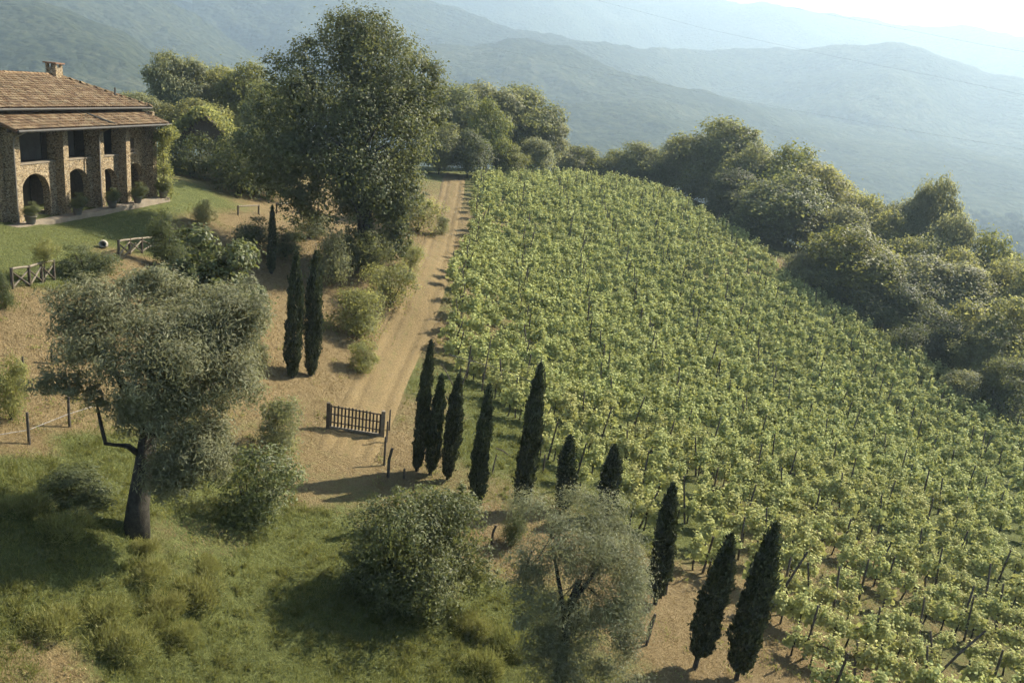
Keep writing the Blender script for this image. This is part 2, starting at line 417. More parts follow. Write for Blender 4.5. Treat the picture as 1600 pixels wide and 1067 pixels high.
_gp = np.array([[*ground(u, v)[:2], g] for u, v, g in GREEN])
def greenness(x, y):
    x = np.atleast_1d(x); y = np.atleast_1d(y); out = np.empty(len(x))
    for i in range(0, len(x), 40000):
        d2 = (x[i:i+40000, None] - _gp[None, :, 0]) ** 2 + (y[i:i+40000, None] - _gp[None, :, 1]) ** 2
        w = 1 / (d2 + .3) ** 1.6; far = .9 * 1e-4
        out[i:i+40000] = (w @ _gp[:, 2] + far) / (w.sum(1) + 1e-4)
    return out
def spaced(a, b, fine, lo, hi, g=1.22):
    c = list(np.arange(a, b + fine / 2, fine)); s = fine
    while c[-1] < hi: s = min(s * g, 14); c.append(c[-1] + s)
    s = fine
    while c[0] > lo: s = min(s * g, 14); c.insert(0, c[0] - s)
    return np.array(c)
gx, gy = spaced(-38, 60, .42, -330, 340), spaced(14, 112, .42, -150, 420)
GX, GY = np.meshgrid(gx, gy)
X, Y = GX.ravel(), GY.ravel()
Z = height(X, Y)
_td, _ = seg_dist(TRACK_XY, X, Y)
_te = np.hypot(X - TRACK_XY[-1][0], Y - TRACK_XY[-1][1])
Z = Z - .12 * sm(1.9, 1.0, _td) * sm(2.0, 5.0, _te)
nx, ny = len(gx), len(gy)
ii = (np.arange(ny - 1)[:, None] * nx + np.arange(nx - 1)[None]).ravel()
me = np_mesh('hillside', np.c_[X, Y, Z], np.c_[ii, ii + 1, ii + nx + 1, ii + nx], M['ground'], True)
a_ = me.attributes.new('green', 'FLOAT', 'POINT'); a_.data.foreach_set('value', greenness(X, Y).astype(np.float32))
tag(link('hillside', me), kind='structure')

# the track: a worn sheet with two wheel ruts and a grassy middle
def resample(pts, step):
    out = [np.array(pts[0])]
    for a, b in zip(pts[:-1], pts[1:]):
        a, b = np.array(a), np.array(b); n = max(1, int(np.hypot(*(b - a)) / step))
        out += [a + (b - a) * (k + 1) / n for k in range(n)]
    return np.array(out)
tp = resample(TRACK_XY, .5)
for _ in range(12): tp[1:-1] = (tp[:-2] + tp[1:-1] * 2 + tp[2:]) / 4
tn = np.gradient(tp, axis=0); tn /= np.linalg.norm(tn, axis=1)[:, None]; tn = np.c_[tn[:, 1], -tn[:, 0]]
offs = np.linspace(-1.75, 1.75, 29)
rut = lambda o: -.07 * (np.exp(-((o - .72) / .2) ** 2) + np.exp(-((o + .72) / .2) ** 2))
V, G_ = [], []
for i, (p, n) in enumerate(zip(tp, tn)):
    for o in offs:
        wob = .05 * math.sin(i * .11) + .02 * math.sin(i * .47)
        q = p + n * (o + wob)
        V.append((q[0], q[1], hz(q[0], q[1]) + .012 - .3 * float(sm(len(tp) - 9, len(tp) - 1, i)) + rut(o) - .16 * float(sm(1.15, 1.75, abs(o)))))
        G_.append(.42 * math.exp(-(o / .36) ** 2) + .30 * float(sm(1.0, 1.5, abs(o))) * (1 if o > 0 else .4) - .1)
k = len(offs); idx = (np.arange(len(tp) - 1)[:, None] * k + np.arange(k - 1)[None]).ravel()
me = np_mesh('dirt_track', V, np.c_[idx, idx + k, idx + k + 1, idx + 1], M['track'], True)
a_ = me.attributes.new('green', 'FLOAT', 'POINT'); a_.data.foreach_set('value', np.array(G_, np.float32))
tag(link('dirt_track', me), kind='structure')

# ------------------------------------------------------------------ valley and mountain ranges
VALLEY = CAMZ - 100
rs = np.concatenate([np.linspace(60, 900, 50), np.geomspace(930, 9000, 60)])
az = np.radians(np.linspace(-100, 100, 220))
RR, AA = np.meshgrid(rs, az)
vx, vy = (RR * np.sin(AA)).ravel(), (RR * np.cos(AA)).ravel()
vz = VALLEY + 5 * np.sin(vx * .004 + 1) * np.sin(vy * .0033) + 2.5 * np.sin(vx * .013) * np.sin(vy * .011 + 2)
nr = len(rs); ii = (np.arange(len(az) - 1)[:, None] * nr + np.arange(nr - 1)[None]).ravel()
tag(link('valley_floor', np_mesh('valley_floor', np.c_[vx, vy, vz], np.c_[ii, ii + nr, ii + nr + 1, ii + 1], M['valley'], True)), kind='structure')

_rng0 = np.random.default_rng(5)
_ph = _rng0.uniform(0, 6.28, (8, 3))
def fbm(x, y, s):
    z = 0
    for k in range(6):
        f = 2.03 ** k / s; a = .55 ** k
        z = z + a * (1 - np.abs(np.sin(x * f + 1.7 * np.sin(y * f * .7 + _ph[k, 0]) + _ph[k, 1]) * np.cos(y * f * .9 + 1.3 * np.sin(x * f * .6 + _ph[k, 2]))) * 2)
    return z
def mountain(name, prof, D, depth, seed, rough=1.0):
    aa, ee = [], []
    for u, v in prof:
        r = ray(u, v); aa.append(math.atan2(r[0], r[1])); ee.append(math.atan2(r[2], math.hypot(r[0], r[1])))
    a = np.linspace(aa[0], aa[-1], 360)
    e = np.interp(a, aa, ee)
    ker = np.hanning(9); ker /= ker.sum()
    e = np.convolve(np.pad(e, 4, 'edge'), ker, 'valid')
    dist = D * (1 + .05 * np.sin(a * 9 + seed) + .03 * np.sin(a * 21 + seed * 2))
    top = CAMZ + dist * np.tan(e)
    t = np.concatenate([np.linspace(0, 1, 70), np.linspace(1.03, 1.5, 10)])
    A, T = np.meshgrid(a, t, indexing='ij')
    TOP, DD = top[:, None], dist[:, None]
    rad = DD - depth + depth * T
    rise = np.where(T <= 1, np.minimum(T, 1) ** 1.15, 1 - (T - 1) * 1.2)
    z = (VALLEY - 12) + (TOP - VALLEY + 12) * rise
    x, y = rad * np.sin(A), rad * np.cos(A)
    env = np.sin(np.clip(T, 0, 1) * math.pi) ** .8
    z = z + rough * env * (TOP - VALLEY).clip(20) * .10 * fbm(x + seed * 137, y, depth * .32)
    z = z + np.where(T > .9, 1, .6) * 3.0 * fbm(x, y + seed * 71, 60.) * (D / 2000) ** .6
    nt_ = len(t); ii = (np.arange(len(a) - 1)[:, None] * nt_ + np.arange(nt_ - 1)[None]).ravel()
    me = np_mesh(name, np.c_[x.ravel(), y.ravel(), z.ravel()], np.c_[ii, ii + nt_, ii + nt_ + 1, ii + 1], M['forest'], True)
    return tag(link(name, me), kind='structure')
mountain('near_left_mountain', [(-900,-120),(-500,-90),(-200,-50),(0,-18),(100,12),(136,28),(192,52),(236,80),(262,96),(330,135),(420,180),(520,230)], 1350, 800, 1.0)
mountain('second_left_mountain', [(-700,-150),(-300,-120),(0,-70),(180,-30),(256,0),(296,20),(336,44),(352,56),(420,98),(500,140),(620,200)], 2000, 900, 2.0)
mountain('third_left_mountain', [(-700,-180),(-200,-130),(100,-60),(272,-4),(310,12),(400,32),(450,50),(520,90),(600,130),(760,190)], 2600, 1000, 3.0)
mountain('central_wooded_ridge', [(200,190),(350,152),(450,130),(560,105),(600,92),(650,78),(690,70),(740,72),(780,64),(800,61),(850,68),(890,75),(930,95),(1000,121),(1060,135),(1150,155),(1250,178),(1350,200),(1450,221),(1600,250),(1750,285)], 1800, 850, 4.0)
mountain('domed_mountain', [(300,-60),(500,-30),(650,-5),(729,20),(787,42),(917,65),(998,75),(1080,78),(1200,77),(1250,76),(1320,70),(1350,74),(1400,67),(1440,75),(1490,93),(1545,118),(1560,116),(1600,126),(1750,170),(1950,210),(2300,300)], 2450, 900, 5.0, .8)
mountain('farthest_range', [(-800,-150),(-300,-120),(100,-80),(500,-50),(787,-34),(900,-28),(1000,-20),(1128,0),(1160,6),(1200,4),(1250,15),(1340,28),(1400,38),(1440,44),(1500,40),(1560,52),(1600,58),(1800,60),(2200,100),(2600,210)], 3800, 1100, 6.0, .8)

# haze: one closed box of even air round everything, the sky outside
hb = MB().box((-9200, -900, VALLEY - 60), (9200, 9100, CAMZ + 575))
mh = bpy.data.materials.new('thin_blue_haze'); mh.use_nodes = True
hn = mh.node_tree.nodes; hn.remove(hn['Principled BSDF'])
pv = hn.new('ShaderNodeVolumePrincipled')
pv.inputs['Color'].default_value = (.425, .56, .685, 1); pv.inputs['Density'].default_value = HAZE_DENSITY; pv.inputs['Anisotropy'].default_value = HAZE_G
mh.node_tree.links.new(pv.outputs[0], hn['Material Output'].inputs['Volume'])
tag(hb.build('haze', mh), 'pale blue haze lying in the air over valley and hills', 'haze', kind='stuff')

# ------------------------------------------------------------------ foliage builders
def unit(v): return v / np.maximum(np.linalg.norm(v, axis=-1, keepdims=True), 1e-9)
def leaf_mesh(name, P, D, S, mat, aspect=.55, rng=None, face=None):
    """one diamond leaf at each point P, long axis roughly D, length S"""
    n = len(P); rng = rng or np.random.default_rng(1)
    D = unit(D); ref = rng.normal(size=(n, 3)) if face is None else unit(face) + rng.normal(0, .42, (n, 3))
    if face is not None:
        f_ = unit(face); D = unit(D - .8 * (D * f_).sum(1, keepdims=True) * f_)
    side = unit(np.cross(D, ref))
    nor = np.cross(D, side)
    S = S[:, None]
    tip, base = P + D * S * .5, P - D * S * .5
    l = P + side * S * aspect * .5 + nor * S * .08; r = P - side * S * aspect * .5 + nor * S * .08
    V = np.stack([base, l, tip, r], 1).reshape(-1, 3)
    Fq = np.arange(n * 4).reshape(n, 4)
    return np_mesh(name, V, Fq, mat)
def crown_points(rng, lobes, n, per=26, spread=.20, shell=.22, inner=.12, low=.35):
    """leaf points gathered in clumps near the surface of many lobes"""
    lobes = np.asarray(lobes, float)
    w = (lobes[:, 3] * lobes[:, 4] + lobes[:, 4] * lobes[:, 5] + lobes[:, 3] * lobes[:, 5]); w /= w.sum()
    nc = max(8, n // per)
    li = rng.choice(len(lobes), nc, p=w)
    d = unit(rng.normal(size=(nc, 3)))
    flip = (d[:, 2] < -.25) & (rng.random(nc) > low); d[flip, 2] *= -1
    rad = 1 - np.abs(rng.normal(0, shell, nc)); rad = np.where(rng.random(nc) < inner, rng.random(nc) ** .5, rad)
    C = lobes[li, :3] + d * rad[:, None] * lobes[li, 3:6]
    cs = spread * lobes[li, 3:6].mean(1) * rng.uniform(.6, 1.35, nc)
    k = rng.integers(0, nc, n)
    off = rng.normal(size=(n, 3)) * cs[k][:, None] * np.array([1, 1, .75])
    P = C[k] + off
    return P, unit(d[k] * .9 + unit(off) * .75), k
def boughs(rng, lobes, n=6, size=.5, reach=.72):
    out = []
    for l in lobes:
        l = np.array(l)
        for _ in range(n):
            d = unit(rng.normal(size=3)); q = rng.uniform(.7, 1.25) * size
            out.append((*(l[:3] + d * l[3:6] * reach * rng.uniform(.7, 1.15)), *(l[3:6] * q)))
    return out
def lobes_on(rng, R3, n, size=(.28, .5), base=(0, 0, 0), bottom=-.35, fill=.72):
    out = []
    for i in range(n):
        d = unit(rng.normal(size=3)); d[2] = max(d[2], bottom)
        f = fill * rng.uniform(.55, 1.05)
        s = rng.uniform(*size)
        out.append((base[0] + d[0] * f * R3[0], base[1] + d[1] * f * R3[1], base[2] + d[2] * f * R3[2], s * R3[0], s * R3[1], s * R3[2] * .85))
    return out
def broadleaf_crown(name, seed, mat, n=13000, nl=16, leaf=.075, aspect=.6, tallness=1.0, size=(.26, .46), spread=.22):
    rng = np.random.default_rng(seed)
    lob = lobes_on(rng, (.98, .98, .92 * tallness), nl, size, (0, 0, 0), -.8) + [(0, 0, -.1, .62, .62, .62 * tallness), (0, 0, -.45, .7, .7, .45)]
    P, d, k = crown_points(rng, lob, n, spread=spread)
    D = unit(rng.normal(size=(n, 3)) + d * .5 + np.array([0, 0, .1]))
    S = leaf * rng.uniform(.6, 1.4, n)
    return leaf_mesh(name, P, D, S, mat, aspect, rng, d * .9 + np.array([0, 0, .3]))
def branch_tree(rng, h, r, spread, mat, name, levels=2, kids=5, fork=.45, bend=.12):
    """tapered trunk with limbs that fork towards the crown; unit = metres"""
    mb = MB()
    def limb(p, d, L, r0, lev):
        n = 5; path, rad = [np.array(p)], [r0]
        dd = unit(np.array(d))
        for i in range(n):
            dd = unit(dd + rng.normal(0, bend, 3) + np.array([0, 0, .05]))
            path.append(path[-1] + dd * L / n); rad.append(r0 * (1 - .72 * (i + 1) / n))
        mb.tube(path, rad, 7 if lev == 0 else 5)
        if lev < levels:
            for k in range(kids):
                t = rng.uniform(fork, 1.0); i = min(n, max(1, int(t * n)))
                a = rng.uniform(0, 6.28); out = np.array([math.cos(a), math.sin(a), rng.uniform(.25, .9)])
                limb(path[i], unit(dd * .5 + out * spread), L * rng.uniform(.45, .7), rad[i] * .7, lev + 1)
    limb((0, 0, -.25), (rng.normal(0, .05), rng.normal(0, .05), 1), h * .62, r, 0)
    return mb.mesh(name, mat, True)

CROWNS = {}
for key, mats in (('oak', 2), ('mid', 2), ('yellow', 1), ('grey', 2), ('dark', 1)):
    CROWNS[key] = [broadleaf_crown('crown_' + key, 11 * i + sum(map(ord, key)), M[key], 26000, 21 + 3 * i, .06) for i in range(mats)]
SHRUBS = {key: [broadleaf_crown('shrub_' + key, 7 * i + 3 + sum(map(ord, key)), M[key], 7000, 9, .075, .5, 1.0, (.3, .55), .26) for i in range(2)]
          for key in ('oak', 'mid', 'yellow', 'grey', 'dark', 'silver')}
rt = np.random.default_rng(8)
TRUNKS = [branch_tree(rt, 1.0, .035, 1.0, M['bark'], 'trunk', 2, 5) for _ in range(3)]
STEMS = []
for s in range(2):
    mb = MB()
    for k in range(6):
        a = rt.uniform(0, 6.28); o = rt.uniform(.1, .5)
        mb.tube([(0, 0, -.12), (.15*math.cos(a), .15*math.sin(a), .3), (o*math.cos(a), o*math.sin(a), rt.uniform(.7, 1.2))], [.03, .02, .008], 5)
    STEMS.append(mb.mesh('stems', M['bark']))
_tr = random.Random(3)
def tree(u, vtop, d, wpx, style, label, name='tree', group=None, cat='tree', bottom=.25, depthscale=1.0, at_base=None, crown_i=None):
    base = ground(*at_base) if at_base else stand(u, vtop, d)
    if at_base: d = project(base)[2]
    base = np.array([base[0], base[1], hz(base[0], base[1])])
    h = max(tall(base, vtop), 1.0); w = wpx * d / F_PX
    root = empty(name, base, _tr.uniform(0, 6.28)); tag(root, label, cat, group)
    t = link('trunk', TRUNKS[_tr.randrange(3)], root); t.scale = (h * .5, h * .5, h * .8)
    lst = CROWNS[style]; c = link('crown', lst[(crown_i if crown_i is not None else _tr.randrange(9)) % len(lst)], root)
    hc = h * (1 - bottom) / 2
    c.scale = (w / 2 * 1.3, w / 2 * depthscale * 1.3, hc * 1.05); c.location = (0, 0, h - hc * 1.0)
    c.rotation_euler = (0, 0, _tr.uniform(0, 6.28))
    return root
def shrub(u, vbase, wpx, hpx, style, label, name='shrub', group=None, d=None, lift=.42):
    base = stand(u, vbase, d) if d else ground(u, vbase)
    base = np.array([base[0], base[1], hz(base[0], base[1])]); dd = project(base)[2]
    h = hpx * dd / F_PX; w = wpx * dd / F_PX
    root = empty(name, base, _tr.uniform(0, 6.28)); tag(root, label, 'shrub', group)
    s = link('stem', STEMS[_tr.randrange(2)], root); s.scale = (w * .5, w * .5, h * .6)
    c = link('foliage', SHRUBS[style][_tr.randrange(2)], root)
    c.scale = (w / 2 * 1.12, w / 2 * 1.12, h * .6); c.location = (0, 0, h * .42); c.rotation_euler = (0, 0, _tr.uniform(0, 6.28))
    return root


# ------------------------------------------------------------------ the farmhouse
HZ0 = CAMZ - 10.8
A0, A1 = np.array(by_z(20, 347, -10.8)), np.array(by_z(232, 307, -10.8))
e1 = unit((A1 - A0)[:2]); LEN = float(np.linalg.norm((A1 - A0)[:2]))
house = empty('stone_farmhouse', (A0[0], A0[1], HZ0), math.atan2(e1[1], e1[0]))
tag(house, 'two storey stone farmhouse with arched arcade and clay tile roof above the lawn', 'house')
# local x runs along the facade away from the camera, local -y is outward
EAVE = 5.62
ped = [0, LEN * .30, LEN * .555, LEN * .765, LEN]
for i in range(4):
    s0, s1 = ped[i] + .25, ped[i + 1] - .25; w = s1 - s0
    ar = min(1.3, w * .41); c = s0 + w * .5; spring, hp = 1.45, 3.35
    topz = EAVE if i == 3 else hp
    pts = [(s0, -.4), (c - ar, -.4), (c - ar, spring)] + [(c - ar * math.cos(q), spring + ar * math.sin(q)) for q in np.linspace(0, math.pi, 13)[1:-1]] + [(c + ar, spring), (c + ar, -.4), (s1, -.4)]
    pts += [(s1, topz), (s0, topz)]
    n = len(pts); th = .5
    V = [(x, 0, z) for x, z in pts] + [(x, th, z) for x, z in pts]
    MB().add(V, [tuple(range(n)), tuple(reversed(range(n, 2 * n)))] + [(k, k + n, (k + 1) % n + n, (k + 1) % n) for k in range(n)]).build('facade_wall', M['stone'], house)
    if i < 3:                                           # open loggia above: coping, back wall, shutters
        MB().box((s0 + .002, -.05, hp), (s1 - .002, th + .05, hp + .09)).build('coping', M['pale_stone' if False else 'paving'], house)
        d0 = s0 + w * .45
        dr = MB().box((d0, 2.38, 3.1), (d0 + 1.1, 2.45, 5.1)).build('loggia_door', M['dark_wood'], house)
    MB().box((c - ar - .25, 2.3, -.3), (c + ar + .25, 2.36, 2.6)).build('arcade_door', M['dark_wood'], house)
x = ped[3] + .3 + (LEN - ped[3] - .6) * .22
win = MB().box((x, -.03, 3.5), (x + .75, .0, 4.5)).build('window', M['dark_wood'], house)
MB().box((x - .1, -.12, 3.38), (x + .85, -.002, 3.46)).build('sill', M['paving'], win)
for i, s in enumerate(ped):
    MB().box((s - .248, -.62, -.5), (s + .248, .52, EAVE + .1)).build('pier', M['stone'], house)
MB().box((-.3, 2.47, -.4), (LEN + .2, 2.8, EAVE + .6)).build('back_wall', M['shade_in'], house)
MB().box((-.2, .52, 3.0), (LEN + .2, 2.46, 3.14)).build('loggia_floor', M['dark_wood'], house)
MB().box((LEN + .301, -.3, -.5), (LEN + .6, 9.0, 6.4)).build('end_wall', M['stone'], house)
MB().box((-.7, .1, -.5), (-.301, 9.0, 6.4)).build('end_wall', M['stone'], house)
MB().box((-13, 3.2, -.5), (-.72, 9.0, 6.4)).build('wing_wall', M['plaster'], house)
MB().box((-.3, -.55, EAVE - .25), (LEN + .3, -.3, EAVE - .02)).build('eave_beam', M['dark_wood'], house)

def tile_roof(p0, p1, q0, q1, rows, pitch=.26):
    """rows of rounded clay tiles on the quad p0-p1 (eave) to q0-q1 (top); every tile its own shell"""
    p0, p1, q0, q1 = map(np.array, (p0, p1, q0, q1)); V, Fs = [], []
    up = unit(np.cross(p1 - p0, q0 - p0)); up = up if up[2] > 0 else -up
    L0 = np.linalg.norm(p1 - p0); rr = random.Random(4)
    ax = (p1 - p0) / L0
    for r in range(rows):
        a0 = p0 + (q0 - p0) * (r / rows); a1 = p1 + (q1 - p1) * (r / rows)
        b0 = p0 + (q0 - p0) * ((r + 1.12) / rows); b1 = p1 + (q1 - p1) * ((r + 1.12) / rows)
        s0, s1 = float((a0 - p0) @ ax), float((a1 - p0) @ ax)
        t0, t1 = float((b0 - p0) @ ax), float((b1 - p0) @ ax)
        dn = (b0 - a0) - ax * float((b0 - a0) @ ax)
        o = p0 + ((a0 - p0) - ax * float((a0 - p0) @ ax))
        for k in range(int(L0 / pitch) + 1):
            s = k * pitch
            if s < min(s0, s1) - .02 or s > max(s0, s1) + .02: continue
            j = rr.uniform(-.015, .015); lift = rr.uniform(0, .018); base = len(V)
            for end, (dd, h0) in enumerate(((0, .055), (1, .02))):
                for m in range(5):
                    q = math.pi * m / 4; wv = pitch * (.52 if end == 0 else .44)
                    V.append(o + dn * dd + ax * (s + j - wv * math.cos(q)) + up * (h0 + lift + .075 * math.sin(q)))
            Fs += [(base + m, base + m + 1, base + 5 + m + 1, base + 5 + m) for m in range(4)]
    return np.array(V), np.array(Fs)
def slope(p0, p1, q0, q1, rows, name='roof', thick=.12):
    """a roof slab with its tiles"""
    P = [np.array(p) for p in (p0, p1, q1, q0)]
    up = unit(np.cross(P[1] - P[0], P[3] - P[0])); up = up if up[2] > 0 else -up
    V = P + [p - up * thick for p in P]
    o = MB().add(V, [(0,1,2,3),(7,6,5,4),(0,4,5,1),(1,5,6,2),(2,6,7,3),(3,7,4,0)]).build(name, M['terracotta'], house)
    v, f = tile_roof(p0, p1, q0, q1, rows)
    tag(link('tiles', np_mesh('tiles', v, f, M['tiles'], True), o), kind='stuff')
    return o
lowr = slope((-1.0, -1.5, EAVE), (LEN + .75, -1.5, EAVE), (-1.0, .75, EAVE + .72), (LEN + .35, .75, EAVE + .72), 6, 'lean_to_roof')
UE = EAVE + 1.05
main = slope((-14, .2, UE), (LEN + 1.0, .2, UE), (-14, 5.2, UE + 1.7), (LEN - 2.8, 5.2, UE + 1.7), 15, 'main_roof')
slope((LEN + 1.0, .2, UE), (LEN + 1.0, 10.2, UE), (LEN - 2.8, 5.19, UE + 1.7), (LEN - 2.8, 5.21, UE + 1.7), 11, 'hip_roof')
slope((LEN + 1.0, 10.2, UE), (-14, 10.2, UE), (LEN - 2.8, 5.2, UE + 1.7), (-14, 5.2, UE + 1.7), 14, 'rear_roof')
MB().box((-13.2, .7, EAVE + .7), (LEN + .6, .95, UE)).build('upper_wall_band', M['dark_wood'], house)
MB().tube([(-14, .12, UE - .04), (LEN + 1.0, .12, UE - .04)], .075, 6).build('gutter', M['metal'], house)
MB().tube([(-1.0, -1.58, EAVE - .04), (LEN + .75, -1.58, EAVE - .04)], .085, 6).build('gutter', M['metal'], house)
rr = random.Random(2)
for path in ([(-14, 5.2, UE + 1.78), (LEN - 2.8, 5.2, UE + 1.78)], [(LEN - 2.8, 5.2, UE + 1.78), (LEN + 1.0, .2, UE + .1)]):
    a, b = map(np.array, path); n = int(np.linalg.norm(b - a) / .4); mb = MB()
    for k in range(n):
        q0, q1 = a + (b - a) * k / n, a + (b - a) * (k + 1.1) / n
        mb.tube([q0 + (0, 0, rr.uniform(0, .03)), q1], [.13, .105], 6)
    tag(mb.build('ridge_tiles', M['tiles'], house), kind='stuff')
mb = MB(); sx = LEN * .52
mb.tube([(sx, -.0, EAVE + .72), (sx + .9, -1.45, EAVE + .16)], .06, 5); mb.build('valley_flashing', M['metal'], house)
ch = MB().box((LEN - 3.4, 4.8, UE + 1.3), (LEN - 2.65, 5.6, UE + 2.3)).build('chimney', M['stone'], house)
for q in ((-3.4, 4.8), (-2.83, 4.8), (-3.4, 5.42), (-2.83, 5.42)):
    MB().box((LEN + q[0], q[1], UE + 2.302), (LEN + q[0] + .18, q[1] + .18, UE + 2.54)).build('chimney_pillar', M['stone'], ch)
MB().box((LEN - 3.52, 4.68, UE + 2.542), (LEN - 2.53, 5.72, UE + 2.64)).build('chimney_cap', M['terracotta'], ch)
MB().lathe([(.3, 0), (.36, .12), (.2, .22), (.24, .3)], (-1.5, 5.2, UE + 1.75), 8).build('ridge_vent', M['terracotta'], house)
MB().tube([(LEN - .9, 1.9, UE + .5), (LEN - .9, 1.9, UE + 1.25)], .07, 6).build('vent_pipe', M['metal'], house)
for s in (.0 - .36, ped[2] - .36):
    MB().tube([(s, -1.52, EAVE - .1), (s, -.8, EAVE - .5), (s, -.7, EAVE - .9), (s, -.7, .0)], .055, 6).build('downpipe', M['copper'], house)
for k in range(int((LEN + 2) / .8)):
    x = -.8 + k * .8
    MB().tube([(x, -1.44, EAVE - .15), (x, .7, EAVE + .53)], .05, 4).build('rafter', M['dark_wood'], house)
# paving at the foot of the facade
pm = MB().box((-3, -1.45, -.3), (LEN + .6, -.63, .06)); po = pm.build('stone_paving', M['paving']); po.location = house.location; po.rotation_euler = house.rotation_euler
tag(po, kind='structure')
pm = MB().box((-1, .55, -.3), (LEN + .2, 2.3, .05)); po = pm.build('arcade_floor', M['paving']); po.location = house.location; po.rotation_euler = house.rotation_euler
tag(po, kind='structure')
def to_world(x, y, z):
    c, s = e1
    return np.array([A0[0] + x * c - y * s, A0[1] + x * s + y * c, HZ0 + z])
# potted plants at the feet of the piers
names = ['second farmhouse pier from the near corner', 'third farmhouse pier from the near corner', 'fourth farmhouse pier from the near corner', 'far corner pier of the farmhouse', 'near corner pier of the farmhouse']
for s, nm, sc in ((ped[1], names[0], .95), (ped[2], names[1], .85), (ped[3], names[2], 1.05), (ped[4], names[3], .9), (ped[0], names[4], .8)):
    w = to_world(s - .1, -1.3, .06)
    r = tag(empty('potted_plant', w), 'dark leafy potted plant at the %s'  % nm, 'potted plant', 'potted plants along the farmhouse')
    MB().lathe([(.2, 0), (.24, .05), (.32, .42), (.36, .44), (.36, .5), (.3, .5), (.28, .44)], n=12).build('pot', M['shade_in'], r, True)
    c = link('foliage', SHRUBS['dark'][0], r); c.scale = (.72 * sc, .72 * sc, .7 * sc); c.location = (0, 0, .85)
# climber on the far corner
w = to_world(LEN + .35, -1.05, 0)
r = tag(empty('climbing_plant', w), 'dark climbing plant covering the far corner pier of the farmhouse', 'climber')
rng = np.random.default_rng(77)
P, d, k = crown_points(rng, [(0, 0, .6, .6, .6, .8), (.1, .1, 1.8, .5, .5, .8), (0, .1, 3.0, .45, .5, .9), (-.1, 0, 4.2, .55, .55, .8), (.5, -.2, 4.9, .8, .7, .6)], 4200, spread=.3)
link('foliage', leaf_mesh('foliage', P, unit(rng.normal(size=P.shape) + d), rng.uniform(.1, .2, len(P)), M['mid'], .7, rng), r)
MB().tube([(0, 0, -.2), (.05, .05, 2), (0, .05, 4.6)], [.06, .045, .02], 5).build('stem', M['bark'], r)

# ------------------------------------------------------------------ overgrown arbour right of the house
b = stand(322, 285, 84)
ab = tag(empty('overgrown_arbour', b, R(12)), 'dark gabled arbour overgrown with leafy creeper, right of the farmhouse', 'arbour')
for x in (-2.9, 2.9):
    for y in (-2.2, 2.2): MB().box((x - .12, y - .12, -.3), (x + .12, y + .12, 3.2)).build('post', M['dark_wood'], ab)
MB().add([(-3.4,-2.5,3.2),(3.4,-2.5,3.2),(0,-2.5,6.2),(-3.4,2.5,3.2),(3.4,2.5,3.2),(0,2.5,6.2)], [(0,1,2),(5,4,3),(0,2,5,3),(1,4,5,2),(0,3,4,1)]).build('gable_roof', M['dark_wood'], ab)
rng = np.random.default_rng(78); n = 9000
t = rng.random(n); sd = rng.random(n)
edge = rng.integers(0, 4, n)
P = np.empty((n, 3))
y = rng.uniform(-2.8, 2.7, n)
xr = 3.6 * t; P[:] = np.c_[xr, y, 6.35 - 3.1 * t]
m = edge == 1; P[m] = np.c_[-3.6 * t[m], np.full(m.sum(), -2.6), 6.3 - 3.1 * t[m]]
m = edge == 2; P[m] = np.c_[rng.uniform(-3.8, 4.2, m.sum()), np.full(m.sum(), -2.75), 3.1 + 0 * t[m]]
m = edge == 3; P[m] = np.c_[3.4 + .4 * rng.random(m.sum()), y[m], 3.2 * t[m]]
P += rng.normal(0, .28, P.shape)
link('creeper', leaf_mesh('creeper', P, unit(rng.normal(size=P.shape) + (0, -.3, .3)), rng.uniform(.2, .4, n), M['mid'], .7, rng), ab)

